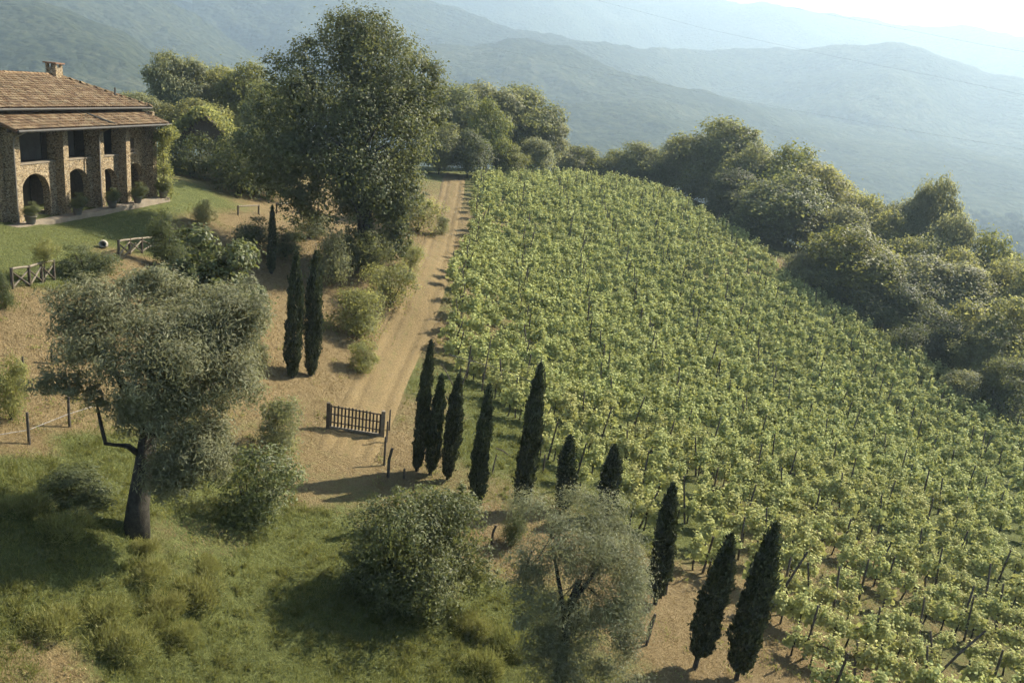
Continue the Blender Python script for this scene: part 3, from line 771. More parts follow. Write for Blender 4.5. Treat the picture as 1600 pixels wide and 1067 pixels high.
# ------------------------------------------------------------------ the great tree
def great_tree():
    base = ground(572, 412); base = np.array([base[0], base[1], hz(base[0], base[1])]); d = project(base)[2]
    s = d / F_PX
    root = tag(empty('great_tree', base), 'huge dark broadleaf tree with ivy clad trunk above the track', 'tree')
    rng = np.random.default_rng(21)
    H = tall(base, 14)
    # lobes measured along the picture plane at the tree's own distance: (right px, up px, radius px, depth m)
    L = []
    for u, v, ru, rv, dy in [(520,70,70,55,0),(470,110,65,60,-2),(580,90,70,60,2),(620,140,62,65,1),(560,160,95,80,-3),(470,190,75,75,-3),(640,200,50,70,1),
                             (435,235,60,60,-1),(520,250,85,70,-4),(600,250,70,75,-2),(575,330,55,70,-1),(560,130,90,80,5),(500,180,80,70,5),(450,285,55,35,-1),
                             (675,120,22,38,2),(685,165,25,40,2),(590,380,38,40,-.5),(655,250,35,50,1),(545,60,60,40,3),(440,160,45,45,2),(425,215,40,45,2),(420,280,35,30,1),(545,375,35,40,.5),(615,375,28,36,0),(615,300,45,60,-1),(600,345,40,50,-.5),(480,250,60,50,-3),(560,300,50,60,-3),(640,320,28,40,0),(650,160,45,60,1),(520,310,60,40,-2),(470,300,50,35,-1),(590,300,60,60,-1),(600,200,80,70,3)]:
        p = at(u, v, d + dy * .55) - base
        L.append((p[0], p[1], p[2], ru * s * .93, (ru + rv) / 2 * s * .72, rv * s * .92))
    n = 112000
    P, dd, k = crown_points(rng, boughs(rng, L, 6, .63, .8), n, per=30, spread=.22, shell=.25, inner=.1, low=.6)
    ok = P[:, 2] > .3; P, dd = P[ok], dd[ok]
    link('crown', leaf_mesh('crown', P, unit(rng.normal(size=P.shape) + dd * .6), rng.uniform(.14, .27, len(P)), M['great'], .65, rng, dd * .9 + np.array([0, 0, .3])), root)
    mb = MB()
    mb.tube([(0, 0, -.5), (-.2, 0, H * .15), (-.5, .1, H * .32), (-.9, .1, H * .46), (-1.1, .3, H * .58)], [.75, .55, .46, .28, .06], 9)
    for k in range(9):
        z0 = rng.uniform(.12, .45) * H; a = rng.uniform(0, 6.28); L_ = rng.uniform(.14, .24) * H
        p0 = np.array([-1.2 * z0 / H / .55, 0, z0]); q = np.array([math.cos(a) * L_ * .8, math.sin(a) * L_ * .8, L_ * .7])
        mb.tube([p0, p0 + q * .5 + (0, 0, .3), p0 + q], [.22, .13, .04], 5)
    mb.build('trunk', M['bark'], root, True)
great_tree()

# ------------------------------------------------------------------ olives, bush and other near plants
def olive(base, H, lobes, n, label, lean, trunk_paths, leaf=(.09, .19), name='olive_tree', mat='olive', aspect=.26, per=30, spread=.24, seed=1, shell=.3, bough=.63):
    root = tag(empty(name, base), label, 'tree')
    rng = np.random.default_rng(seed)
    P, d, k = crown_points(rng, boughs(rng, lobes, 5, bough, .78), n, per=per, spread=spread, shell=shell, inner=.15, low=.8)
    ok = P[:, 2] > .25; P, d = P[ok], d[ok]
    link('crown', leaf_mesh('crown', P, unit(rng.normal(size=P.shape) + d * .5), rng.uniform(*leaf, len(P)), M[mat], aspect, rng, d * .9 + np.array([0, 0, .3])), root)
    mb = MB()
    for pth, rad in trunk_paths: mb.tube(pth, rad, 9 if rad[0] > .15 else 5)
    # twigs reaching into the crown
    C = np.array(lobes)[:, :3]
    for c in C:
        for q in range(1):
            pth = min((t_[0] for t_ in trunk_paths), key=lambda t_: float(np.linalg.norm(np.array(t_[-1]) - c))); p0 = np.array(pth[-1])
            e = c + rng.normal(0, .35, 3) * np.array(lobes)[0, 3]
            m_ = (p0 + e) / 2 + rng.normal(0, .15, 3)
            mb.tube([p0, m_, e], [.022, .013, .004], 4)
    mb.build('trunk', M['bark'], root, True)
    return root
def px_lobes(base, d, spec):
    s = d / F_PX; out = []
    for u, v, ru, rv, dy in spec:
        p = at(u, v, d + dy) - base
        out.append((p[0], p[1], p[2], ru * s, (ru + rv) / 2 * s, rv * s))
    return out
# left olive
b = ground(213, 832); b[2] = hz(b[0], b[1]); d = project(b)[2]
q = lambda u, v, dy=0, b=b, d=d: tuple(at(u, v, d + dy) - b)
olive(b, 8, px_lobes(b, d - .9, [(150,490,62,48,0),(215,480,62,50,.6),(285,500,66,58,1),(345,520,52,60,.6),(170,560,68,52,-.8),(245,570,70,62,-1.2),(120,550,46,50,0),(320,590,56,56,-.4),(285,650,56,60,-.5),(265,720,42,52,-.2),
      (360,580,45,55,.5),(330,650,36,48,.4),(75,600,48,22,-.3),(130,620,36,22,-.4),(230,440,50,22,.8),(360,460,42,40,1.2),(205,620,48,34,.5),(390,520,30,50,.6),(300,560,60,55,.2),(270,760,36,40,-.3),(300,740,40,44,-.3),(240,660,50,40,-.6),(320,700,40,46,-.2)]), 78000,
      'large olive tree with thick leaning trunk on the grass knoll at left', 0,
      [([q(213, 845), q(216, 790), q(226, 730), q(232, 680)], [.46, .36, .33, .28]),
       ([q(232, 690), q(215, 640, -.3), q(185, 590, -.4), q(150, 550, -.3)], [.2, .15, .1, .05]),
       ([q(230, 700), q(255, 640, .3), q(290, 580, .5), q(320, 520, .6)], [.22, .17, .11, .05]),
       ([q(225, 715), q(200, 697, -.3), q(165, 693, -.4), q(157, 660, -.4), q(150, 625, -.3)], [.13, .1, .075, .06, .03]),
       ([q(232, 690), q(238, 620, 0), q(230, 550, .2), q(225, 480, .4)], [.2, .14, .09, .04])], leaf=(.115, .22), seed=31, spread=.28)
# front olive, its foot below the picture
b = stand(868, 1095, 25.5); d = project(b)[2]
q = lambda u, v, dy=0, b=b, d=d: tuple(at(u, v, d + dy) - b)
olive(b, 6, px_lobes(b, d, [(840,810,52,34,.4),(905,800,55,34,.6),(960,830,44,42,.4),(850,860,44,34,-.2),(920,870,62,50,-.3),(975,900,36,56,.2),(955,970,48,50,-.2),(870,940,50,38,-.6),(825,905,30,30,0),(900,1010,60,48,-.4),(985,990,26,40,.2),(830,985,36,34,-.4),(900,840,70,45,0),(960,930,50,60,0),(880,1040,55,40,-.4),(940,1050,50,40,-.2),(840,1040,40,36,-.2)]), 52000,
      'feathery grey olive tree at the bottom edge between the cypresses', 0,
      [([q(868, 1110), q(880, 1020), q(890, 950), q(905, 905)], [.22, .16, .13, .09]),
       ([q(885, 985), q(875, 920, -.2), q(868, 880), q(860, 840)], [.09, .07, .05, .02]),
       ([q(895, 940), q(925, 900, .1), q(950, 860, .2)], [.09, .06, .025])], leaf=(.08, .15), seed=32, shell=.36, spread=.3)
# round bush
b = ground(668, 948); b[2] = hz(b[0], b[1]); d = project(b)[2]
q = lambda u, v, dy=0, b=b, d=d: tuple(at(u, v, d + dy) - b)
olive(b, 5, px_lobes(b, d, [(600,815,48,50,0),(655,800,55,48,.8),(700,830,52,55,.6),(625,870,62,62,-.8),(690,890,58,64,-.8),(720,870,42,64,.3),(580,860,42,52,.2),(650,930,70,44,-.3),(610,920,50,40,.5),(655,860,70,70,.4),(640,775,35,25,.3),(745,900,25,40,0),(560,890,25,40,0),(705,780,30,25,.6)]), 44000,
      'big round bush with silvery leaves casting a black shadow on the grass', 0,
      [([q(668, 960), q(664, 920), q(660, 880)], [.2, .14, .08]), ([q(672, 955), q(700, 910), q(715, 870)], [.12, .08, .04]), ([q(664, 955), q(630, 910), q(600, 860)], [.12, .08, .04])],
      leaf=(.09, .16), name='round_bush', mat='silver', bough=.68, aspect=.45, per=24, spread=.2, seed=33, shell=.2)['category'] = 'bush'
# leafy fig behind the left olive
b = stand(345, 525, 46); d = project(b)[2]
q = lambda u, v, dy=0, b=b, d=d: tuple(at(u, v, d + dy) - b)
olive(b, 5, px_lobes(b, d, [(320,400,36,36,0),(355,410,36,40,.5),(300,440,34,34,-.4),(375,460,30,42,.2),(335,455,50,45,-.6),(390,490,22,36,0),(350,500,45,36,-.3)]), 14000,
      'leafy pale green fig tree on the bank behind the left olive', 0, [([q(345, 530), q(342, 490), q(338, 450)], [.15, .12, .06])],
      leaf=(.16, .30), name='fig_tree', mat='silver', aspect=.7, seed=34)

SH = 'shrubs on the bank beside the track'
shrub(392, 812, 135, 125, 'silver', 'dark shrub with pale glinting leaves right of the left olive')
shrub(437, 712, 78, 100, 'grey', 'feathery grey green shrub left of the wooden gate')
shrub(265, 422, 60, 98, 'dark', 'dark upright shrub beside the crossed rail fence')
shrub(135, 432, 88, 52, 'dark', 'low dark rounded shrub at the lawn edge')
shrub(12, 582, 62, 112, 'mid', 'bright green shrub cut by the left picture edge', d=30.5)
shrub(8, 470, 30, 62, 'dark', 'small dark shrub at the left end of the rail fence', d=37)
shrub(560, 525, 95, 85, 'mid', 'wide green shrub in the middle of the track bank', group=SH)
shrub(612, 478, 80, 75, 'mid', 'green shrub leaning over the track edge, upper of the bank shrubs', group=SH)
shrub(566, 578, 52, 52, 'mid', 'small green shrub at the foot of the bank, nearest the gate', group=SH)
shrub(640, 425, 42, 50, 'mid', 'small green shrub by the track below the great tree', group=SH)
shrub(652, 362, 82, 64, 'mid', 'rounded green shrub beside the upper track', group=SH)
shrub(632, 322, 66, 88, 'yellow', 'tall yellow green shrub between great tree and upper track', group=SH)
shrub(605, 345, 60, 90, 'mid', 'green shrub against the great tree trunk', group=SH)
shrub(578, 420, 74, 80, 'oak', 'leafy growth clothing the foot of the great tree trunk', d=60)
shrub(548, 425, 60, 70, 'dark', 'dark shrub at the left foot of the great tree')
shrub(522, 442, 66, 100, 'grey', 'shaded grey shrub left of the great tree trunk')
shrub(395, 590, 60, 70, 'grey', 'soft grey shrub on the bare bank right of the left olive', d=43)
shrub(300, 700, 70, 90, 'grey', 'grey shrub behind the left olive trunk', d=33)
shrub(125, 772, 130, 62, 'dark', 'low spreading dark shrub on the knoll left of the olive trunk', d=27.5)
shrub(320, 345, 36, 45, 'grey', 'small loose shrub at the far end of the lawn', d=63)
shrub(800, 838, 40, 62, 'dark', 'dark shrub at the foot of the tall middle cypress', d=35)
shrub(690, 362, 26, 30, 'grey', 'tiny shrub on the upper track verge', d=82)
shrub(240, 300, 40, 40, 'mid', 'green shrub at the far corner of the farmhouse', d=74)
BK = 'thicket behind the lawn'
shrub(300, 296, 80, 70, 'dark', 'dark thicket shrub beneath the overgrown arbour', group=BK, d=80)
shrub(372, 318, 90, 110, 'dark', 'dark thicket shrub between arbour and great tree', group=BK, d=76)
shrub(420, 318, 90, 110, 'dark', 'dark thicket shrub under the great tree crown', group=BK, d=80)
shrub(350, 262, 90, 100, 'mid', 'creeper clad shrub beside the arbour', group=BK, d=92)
SHADE_SHRUBS = 'low shrubs added to deepen the bank shade'  # dark shrubs added only to darken the shade below the great tree
shrub(446, 402, 70, 50, 'dark', 'low dark shrub added to deepen the bank shade, right of the slim cypress', group=SHADE_SHRUBS)
shrub(395, 392, 80, 56, 'dark', 'low dark shrub added to deepen the bank shade, left of the slim cypress', group=SHADE_SHRUBS)
shrub(486, 372, 60, 44, 'dark', 'dark shrub added to deepen the bank shade below the lit rail fence', group=SHADE_SHRUBS)
# sapling by the rail fence
b = ground(70, 440); b[2] = hz(b[0], b[1])
r = tag(empty('sapling', b), 'thin young tree standing by the rail fence on the lawn', 'tree')
MB().tube([(0, 0, -.1), (.03, 0, .9), (0, .05, 1.9)], [.035, .028, .01], 5).build('trunk', M['bark'], r)
c = link('crown', SHRUBS['mid'][1], r); c.scale = (.62, .62, .85); c.location = (0, 0, 1.45)

# ------------------------------------------------------------------ trees of the middle distance
LT = 'trees behind the farmhouse'; RT = 'trees along the right edge of the vineyard'; MT = 'trees at the head of the track'
tree(272, 80, 104, 84, 'grey', 'pale feathery tree behind the roof end of the farmhouse', group=LT)
tree(212, 138, 96, 80, 'grey', 'low pale tree showing just above the farmhouse hip', group=LT)
tree(335, 88, 108, 92, 'mid', 'green tree behind the arbour, left of the yellow one', group=LT)
tree(388, 92, 106, 92, 'yellow', 'yellow green tree close left of the great tree', group=LT)
tree(300, 150, 98, 90, 'mid', 'rounded green tree right behind the arbour', group=LT)
tree(430, 128, 90, 100, 'oak', 'dark tree merging with the left side of the great tree', group=LT, bottom=.0)
tree(404, 205, 80, 90, 'oak', 'lower dark tree between arbour and great tree', group=LT, bottom=.0)
tree(706, 132, 116, 96, 'oak', 'dark rounded tree behind the great tree at the track head', group=MT, bottom=.1)
tree(760, 128, 124, 108, 'grey', 'tall grey green tree in the middle of the track head clump', group=MT, bottom=.1)
tree(772, 150, 112, 62, 'yellow', 'yellow green tree lit in the track head clump', group=MT, bottom=.1)
tree(822, 136, 128, 100, 'oak', 'dark round topped tree right of the track head clump', group=MT, bottom=.1)
tree(858, 172, 130, 66, 'grey', 'small greyish tree ending the track head clump on the right', group=MT, bottom=.1)
tree(690, 190, 108, 70, 'oak', 'short dark tree at the end of the track', group=MT, bottom=.05)
tree(735, 200, 108, 70, 'dark', 'low dark tree just above the vineyard head', group=MT, bottom=.05)
tree(795, 222, 114, 56, 'yellow', 'small bright tree above the vineyard head', group=MT, bottom=.05)
tree(840, 215, 120, 60, 'grey', 'short grey tree above the vineyard head', group=MT, bottom=.05)
tree(920, 226, 148, 84, 'yellow', 'low yellow green tree beyond the vineyard crest', group=RT, bottom=.05)
tree(960, 232, 150, 70, 'yellow', 'smaller yellow green tree beyond the vineyard crest', group=RT, bottom=.05)
tree(895, 225, 146, 50, 'grey', 'little grey tree beyond the vineyard crest', group=RT, bottom=.05)
tree(1003, 224, 144, 84, 'oak', 'dark low tree where the vineyard crest begins to fall', group=RT, bottom=.05)
tree(1052, 224, 140, 76, 'oak', 'small dark tree left of the tall oak', group=RT, bottom=.05)
tree(1088, 208, 136, 80, 'grey', 'grey tree leaning on the tall oak from the left', group=RT, bottom=.05)
tree(1142, 188, 130, 130, 'oak', 'tall dark oak highest in the right tree line', group=RT, bottom=.05)
tree(1190, 225, 122, 90, 'oak', 'dark oak right of the tallest one', group=RT, bottom=.05)
tree(1238, 220, 120, 130, 'yellow', 'large tree with yellow green sunlit top', group=RT, bottom=.05)
tree(1225, 268, 110, 150, 'oak', 'broad dark tree below the yellow topped one', group=RT, bottom=.0)
tree(1298, 250, 114, 120, 'mid', 'broad green tree right of the yellow topped one', group=RT, bottom=.05)
tree(1352, 285, 110, 84, 'mid', 'rounded green tree in the middle of the right tree line', group=RT, bottom=.05)
tree(1330, 320, 104, 90, 'grey', 'grey green tree under the middle of the right tree line', group=RT, bottom=.0)
tree(1476, 272, 104, 66, 'grey', 'slender pale tree rising above its neighbours', group=RT, bottom=.05)
tree(1420, 300, 106, 84, 'grey', 'grey rounded tree left of the slender pale one', group=RT, bottom=.05)
tree(1500, 318, 100, 80, 'grey', 'loose grey tree right of the slender pale one', group=RT, bottom=.05)
tree(1355, 350, 92, 150, 'yellow', 'broad bright yellow green tree at the vineyard edge', group=RT, bottom=.0)
tree(1400, 395, 89, 110, 'oak', 'dark tree right of the broad bright one', group=RT, bottom=.0)
tree(1300, 410, 93, 100, 'oak', 'low dark tree left of the broad bright one', group=RT, bottom=.0)
tree(1470, 400, 90, 130, 'grey', 'big grey green tree on the right slope', group=RT, bottom=.0)
tree(1560, 358, 100, 110, 'yellow', 'pale yellow green tree high at the right edge', group=RT, bottom=.0)
tree(1600, 385, 92, 100, 'mid', 'green tree cut by the right picture edge', group=RT, bottom=.0)
tree(1530, 430, 88, 120, 'mid', 'green tree below the pale right edge tree', group=RT, bottom=.0)
tree(1590, 455, 78, 130, 'mid', 'nearest large green tree at the right picture edge', group=RT, bottom=.0)
tree(1450, 470, 84, 90, 'oak', 'dark tree in the shade of the right slope', group=RT, bottom=.0)
tree(1545, 520, 76, 80, 'oak', 'low dark tree above the right vineyard corner', group=RT, bottom=.0)
for a in [(1262,300,112,80,'mid','green tree filling the gap below the yellow topped one'),(1390,322,104,90,'mid','green tree left of the slender pale one, lower'),(1440,352,98,90,'mid','green tree at the foot of the slender pale one'),
          (1320,290,122,90,'oak','dark tree behind the broad green one'),(1160,262,116,90,'dark','dark low tree in the shade of the tall oak'),(1510,380,95,90,'mid','green tree left of the pale right edge tree'),
          (1500,500,80,80,'dark','dark low tree above the grey edge bush'),(1420,440,86,80,'dark','dark low tree in the middle of the shaded edge'),(1585,560,72,80,'oak','dark tree filling the right picture edge low down'),(1640,420,86,110,'oak','dark tree mostly outside the right picture edge'),(1030,240,148,70,'mid','green tree between the two dark crest trees')]:
    tree(a[0], a[1], a[2], a[3], a[4], a[5], group=RT, bottom=.0)
ES = 'bushes along the right vineyard edge'
shrub(1248, 446, 56, 56, 'grey', 'small round pale bush beside the bare patch at the vineyard edge', group=ES)
shrub(1500, 610, 70, 60, 'grey', 'grey bush at the vineyard edge below the big grey tree', group=ES, d=73)
shrub(1570, 650, 70, 60, 'dark', 'dark bush at the right corner of the vineyard', group=ES, d=71)
shrub(1420, 550, 70, 60, 'dark', 'dark bush at the vineyard edge below the dark tree', group=ES, d=81)
shrub(1350, 505, 80, 56, 'dark', 'dark bush at the vineyard edge below the bright tree', group=ES, d=87)
shrub(1290, 465, 60, 50, 'dark', 'dark bush right of the small pale round bush', group=ES, d=91)
shrub(1130, 345, 70, 60, 'dark', 'dark bush at the foot of the tall oak', group=ES, d=117)
shrub(1185, 385, 70, 56, 'dark', 'dark bush at the vineyard edge left of the bare patch', group=ES, d=108)
shrub(1080, 315, 60, 50, 'dark', 'dark bush at the foot of the grey leaning tree', group=ES, d=127)

# ------------------------------------------------------------------ cypresses
def cypress_mesh(seed):
    rng = np.random.default_rng(seed); n = 9000
    t = rng.random(n) ** .9
    q_ = rng.uniform(.88, 1.12, 5)
    prof = np.interp(t, [0, .05, .2, .45, .7, .88, 1], [.35, .7 * q_[0], .95 * q_[1], q_[2], .82 * q_[3], .45 * q_[4], .03])
    a = rng.uniform(0, 6.28, n)
    lump = 1 + .17 * np.sin(a * 3 + t * 9 + seed * 2) + .13 * np.sin(a * 5 - t * 23 + seed) + .1 * np.sin(t * 47 + a * 2 + seed)
    rad = prof * lump * (1 - np.abs(rng.normal(0, .2, n))) + np.where(rng.random(n) < .09, rng.uniform(0, .32, n), 0)
    P = np.c_[rad * np.cos(a), rad * np.sin(a), t]
    out = np.c_[np.cos(a) * .35, np.sin(a) * .35, np.full(n, 1.0)]
    # built for a real tree of 6 m by .9 m, so leaves keep their length under the thing's scale
    P *= (.45, .45, 6.0)
    D = unit(out + rng.normal(0, .35, (n, 3)))
    return leaf_mesh('cypress_crown', P, D, rng.uniform(.10, .26, n), M['cypress'], .38, rng)
CYP = [cypress_mesh(s) for s in (1, 2, 3, 4)]
CT = MB().tube([(0, 0, -.3), (0, 0, .8), (0, 0, 3.0)], [.1, .08, .03], 6).mesh('trunk', M['bark'])
CG = 'cypresses standing in a row between track and olives'
cyp = [  # base px, top px row, width px, lift of foliage m, label, lean
    ((457,592),393,31,.15,'left one of the two cypresses standing together on the bare bank',.5,'pair of cypresses on the bank'),
    ((486,588),393,31,.15,'right one of the two cypresses standing together on the bare bank',.5,'pair of cypresses on the bank'),
    ((424,428),322,17,.1,'slim cypress in the shade left of the great tree',0,None),
    ((651,736),531,28,.2,'leftmost and tall cypress of the long row, nearest the track',2,CG),
    ((672,742),584,28,.2,'second cypress of the long row, partly overlapped by the leftmost',2,CG),
    ((699,750),584,31,.2,'third cypress of the long row, counted from the track',1.5,CG),
    ((742,796),600,34,.2,'fourth cypress of the long row, straight and dark',1,CG),
    ((814,800),568,40,.3,'tallest slender cypress in the middle of the long row',1,CG),
    ((880,800),680,36,.2,'short cypress just left above the feathery olive',-2,CG),
    ((946,812),694,36,.2,'short cypress just right above the feathery olive',-1,CG),
    ((1023,945),755,44,.35,'cypress standing right of the feathery olive',-1,CG),
    ((1085,1046),832,54,.6,'leaning cypress on a bare trunk near the bottom edge',4,CG),
    ((1150,1062),817,56,.4,'rightmost cypress of the long row, by the nearest vines',2,CG)]
for i, (bp, vt, w, lift, lab, lean, grp) in enumerate(cyp):
    b = ground(*bp); b[2] = hz(b[0], b[1]); d = project(b)[2]
    h = tall(b, vt)
    r = tag(empty('cypress', b, i * 1.3), lab, 'cypress', grp)
    r.rotation_euler = (0, R(lean), 0)
    t = link('trunk', CT, r); t.scale = (1, 1, h / 6)
    c = link('crown', CYP[i % 4], r); ws = w * .84 * d / F_PX / .98
    c.scale = (ws, ws, (h - lift) / 6.0); c.location = (0, 0, lift); c.rotation_euler = (0, 0, i * 1.7)

# ------------------------------------------------------------------ the vineyard
VP = [(742,282),(736,340),(714,420),(696,500),(694,566),(732,602),(790,655),(835,712),(880,775),(960,812),(1060,880),(1110,930),(1180,965),(1215,1005),(1260,1075),(1330,1200),(1800,1300),(1900,800),(1660,700),(1600,672),(1450,575),(1330,505),(1232,440),(1190,402),(1110,350),(1030,302),(960,288),(880,280),(800,276)]
def ground_far(u, v):
    p = ground(u, v); return (p[0], p[1])
VPOLY = [ground_far(*p) for p in VP]
rng = np.random.default_rng(99)
rowdir = unit(np.array([1.0, -.13])); rown = np.array([-rowdir[1], rowdir[0]])
pos, rid = [], []
for i in range(-40, 90):
    o = rown * (i * 2.08)
    s = np.arange(-60, 110, .70) + rng.uniform(0, 1)
    p = np.array([0, 30]) + o + rowdir * s[:, None]
    pos.append(p); rid.append(np.full(len(s), i))
pos, rid = np.vstack(pos), np.concatenate(rid)
keep = poly_mask(VPOLY, pos[:, 0], pos[:, 1])
gap = np.sin(pos[:, 0] * .31 + 2) * np.sin(pos[:, 1] * .23 + 1) + .5 * np.sin(pos[:, 0] * .9 + pos[:, 1] * .7)
near_ = pos[:, 1] < 40
keep &= rng.random(len(pos)) > np.where(gap > .95, .5, .05) + np.where(near_, .12, 0)
pos = pos[keep] + rng.normal(0, .07, (keep.sum(), 2)); rid = rid[keep]
vz_ = height(pos[:, 0], pos[:, 1])
dep = pos[:, 1] * CP - (vz_ - CAMZ) * SP
order = np.argsort(dep)
scr = np.array([project((*p, z)) for p, z in zip(pos, vz_)])
inview = (scr[:, 0] > -10) & (scr[:, 0] < 1610) & (scr[:, 1] < 1085) & (scr[:, 1] > 200)
VINES = []
for s in range(8):
    g = np.random.default_rng(500 + s); n = 330
    nb = 6; bl = np.c_[g.uniform(-.32, .32, nb), g.normal(0, .13, nb), g.uniform(.75, 1.5, nb), g.uniform(.2, .33, (nb, 1)), g.uniform(.2, .31, (nb, 1)), g.uniform(.22, .36, (nb, 1))]
    P, d, k = crown_points(g, bl, n, per=9, spread=.28, shell=.2, inner=.1, low=1)
    sh = g.random(n) < .12; P[sh, 2] += g.uniform(0, .5, sh.sum())
    D = unit(g.normal(size=(n, 3)) * .8 + d * .6 + (0, 0, -.35))
    S_ = g.uniform(.085, .155, n); fc = d * .7 + np.array([.15, .05, .8]); nc_ = 26
    core = np.c_[g.uniform(-.42, .42, nc_), g.normal(0, .09, nc_), g.uniform(.5, 1.2, nc_)]  # large inner leaves added to block light and darken the row's near face
    P = np.vstack([core, P]); D = np.vstack([unit(g.normal(size=(nc_, 3)) * (1, .2, 1)), D]); S_ = np.r_[g.uniform(.24, .36, nc_), S_]
    fc = np.vstack([np.tile([0, -1.6, .25], (nc_, 1)), fc])
    fol = leaf_mesh('vine_foliage', P, D, S_, M['vine'], .9, g, fc)
    tk = MB().tube([(0, 0, -.1), (g.normal(0, .05), g.normal(0, .05), .45), (g.normal(0, .06), 0, .9)], [.045, .035, .03], 5)
    tk.tube([(-.45, 0, 1.0), (0, 0, .9), (.45, 0, 1.02)], [.015, .022, .015], 4)
    VINES.append((fol, tk.mesh('vine_trunk', M['bark'])))
rz = math.atan2(rowdir[1], rowdir[0])
single = [i for i in order if inview[i]][:300]; ss = set(single)
for i in single:
    r = empty('grapevine', (pos[i, 0], pos[i, 1], vz_[i]), rz + (math.pi if rng.random() < .5 else 0) + rng.normal(0, .15))
    tag(r, 'leafy grapevine in the front rows of the vineyard', 'grapevine', 'grapevines in the front rows')
    v = VINES[rng.integers(0, 8)]; s = rng.uniform(.8, 1.15)
    f = link('foliage', v[0], r); f.scale = (s, s, s * rng.uniform(.9, 1.1)); link('trunk', v[1], r)
# the rest as one planting
Vs = []
rest = [i for i in range(len(pos)) if i not in ss]
src = []
for fol, tk in VINES:
    a = np.empty(len(fol.vertices) * 3, np.float32); fol.vertices.foreach_get('co', a); a = a.reshape(-1, 4, 3)
    src.append(a)
for i in rest:
    a = src[rng.integers(0, 8)]
    far = dep[i] > 62
    k = 260 if not far else (180 if dep[i] < 95 else 125)
    q = np.concatenate([a[:26], a[26 + rng.choice(len(a) - 26, k - 26, replace=False)]])
    grow = 1.22 if not far else (1.5 if dep[i] < 95 else 1.8)
    c = q.mean(1, keepdims=True); gr_ = np.full((len(q), 1, 1), grow); gr_[:26] = 1.0; q = c + (q - c) * gr_
    s = rng.uniform(.8, 1.15); ang = rz + (math.pi if rng.random() < .5 else 0)
    co, si = math.cos(ang) * s, math.sin(ang) * s
    Vs.append(np.stack([q[..., 0] * co - q[..., 1] * si + pos[i, 0], q[..., 0] * si + q[..., 1] * co + pos[i, 1], q[..., 2] * s + vz_[i]], -1).reshape(-1, 3))
V = np.vstack(Vs)
tag(link('vineyard_planting', np_mesh('vineyard_planting', V, np.arange(len(V)).reshape(-1, 4), M['vine'])), 'dense green grapevines filling the vineyard slope behind the front rows', 'grapevines', kind='stuff')
print('vines', len(pos), 'stuff quads', len(V) // 4)
# stakes
POSTS = [MB().tube([(0, 0, -.3), (0, 0, 2.15 + .12 * k)], [.052 + .006 * k, .042], 6).mesh('stake', M['post']) for k in range(3)]
pp = []
for i in range(-40, 90):
    idx = np.where(rid == i)[0]
    if len(idx) < 2: continue
    s = pos[idx] @ rowdir
    for x in np.arange(s.min() - .1, s.max() + .2, 5.2):
        j = idx[np.argmin(np.abs(s - x))]
        p = pos[j] + rowdir * .45 + rng.normal(0, .05, 2)
        e = abs(x - s.min()) < 1
        pp.append((p[0], p[1], e))
pz = height([p[0] for p in pp], [p[1] for p in pp])
ps = np.array([project((p[0], p[1], z)) for p, z in zip(pp, pz)])
vis = (ps[:, 0] > -10) & (ps[:, 0] < 1610) & (ps[:, 1] < 1120) & (ps[:, 1] > 200)
od = [i for i in np.argsort(ps[:, 2]) if vis[i]]
far_mb = MB()
for n_, i in enumerate(od):
    tx, ty = rng.normal(0, .09), rng.normal(.03, .1)
    if pp[i][2] and rng.random() < .7: ty -= .25
    if n_ < 300:
        o = link('vineyard_stake', POSTS[rng.integers(0, 3)]); o.location = (pp[i][0], pp[i][1], pz[i])
        o.rotation_euler = (tx, ty, rng.uniform(0, 6)); s = rng.uniform(.9, 1.12); o.scale = (1, 1, s)
        tag(o, 'dark wooden stake standing among the vine rows', 'stake', 'stakes in the vine rows')
    else:
        far_mb.tube([(pp[i][0], pp[i][1], pz[i] - .2), (pp[i][0] + ty * 2, pp[i][1] - tx * 2, pz[i] + 2.1)], .045, 4, False)
if far_mb.v: tag(far_mb.build('distant_stakes', M['post']), 'distant thin stakes scattered over the far vine rows', 'stakes', kind='stuff')
# long slanting props among the nearest rows, as the photograph shows
props = [((1208,945),(1262,862)),((1362,905),(1392,850)),((1360,1028),(1390,962)),((1303,950),(1312,885)),((1500,985),(1522,915)),((1458,1060),(1454,985)),((1455,1060),(1540,985)),((1335,1062),(1340,1000)),((1040,930),(1046,880)),((1082,880),(1094,845)),((1010,1005),(1024,960)),((1538,950),(1548,880)),((1222,930),(1236,870)),((1438,790),(1452,735)),((1528,730),(1540,672))]
pn = ['right of the rightmost cypress','between two slanting stakes in the third row','in the bare gap of the second row','upright beside the bare earth','among the lower right vines','at the foot of the crossing pair','crossing its neighbour low at the right','at the bottom edge','just right of the single cypress','left above the leaning cypress','beside the feathery olive','by the thick lower right vines','behind the rightmost cypress','in the mid slope rows','close to the right picture edge']
for ((bu, bv), (tu, tv)), nm in zip(props, pn):
    b = ground(bu, min(bv, 1062)); b[2] = hz(b[0], b[1]); d = project(b)[2]; t = at(tu, tv, d + .1)
    o = MB().tube([(0, 0, -.2), tuple((t - b) * .5), tuple(t - b)], [.06, .055, .045], 6).build('vineyard_prop', M['post']); o.location = b
    tag(o, 'slanting dark wooden prop ' + nm, 'prop', 'slanting props in the vineyard')

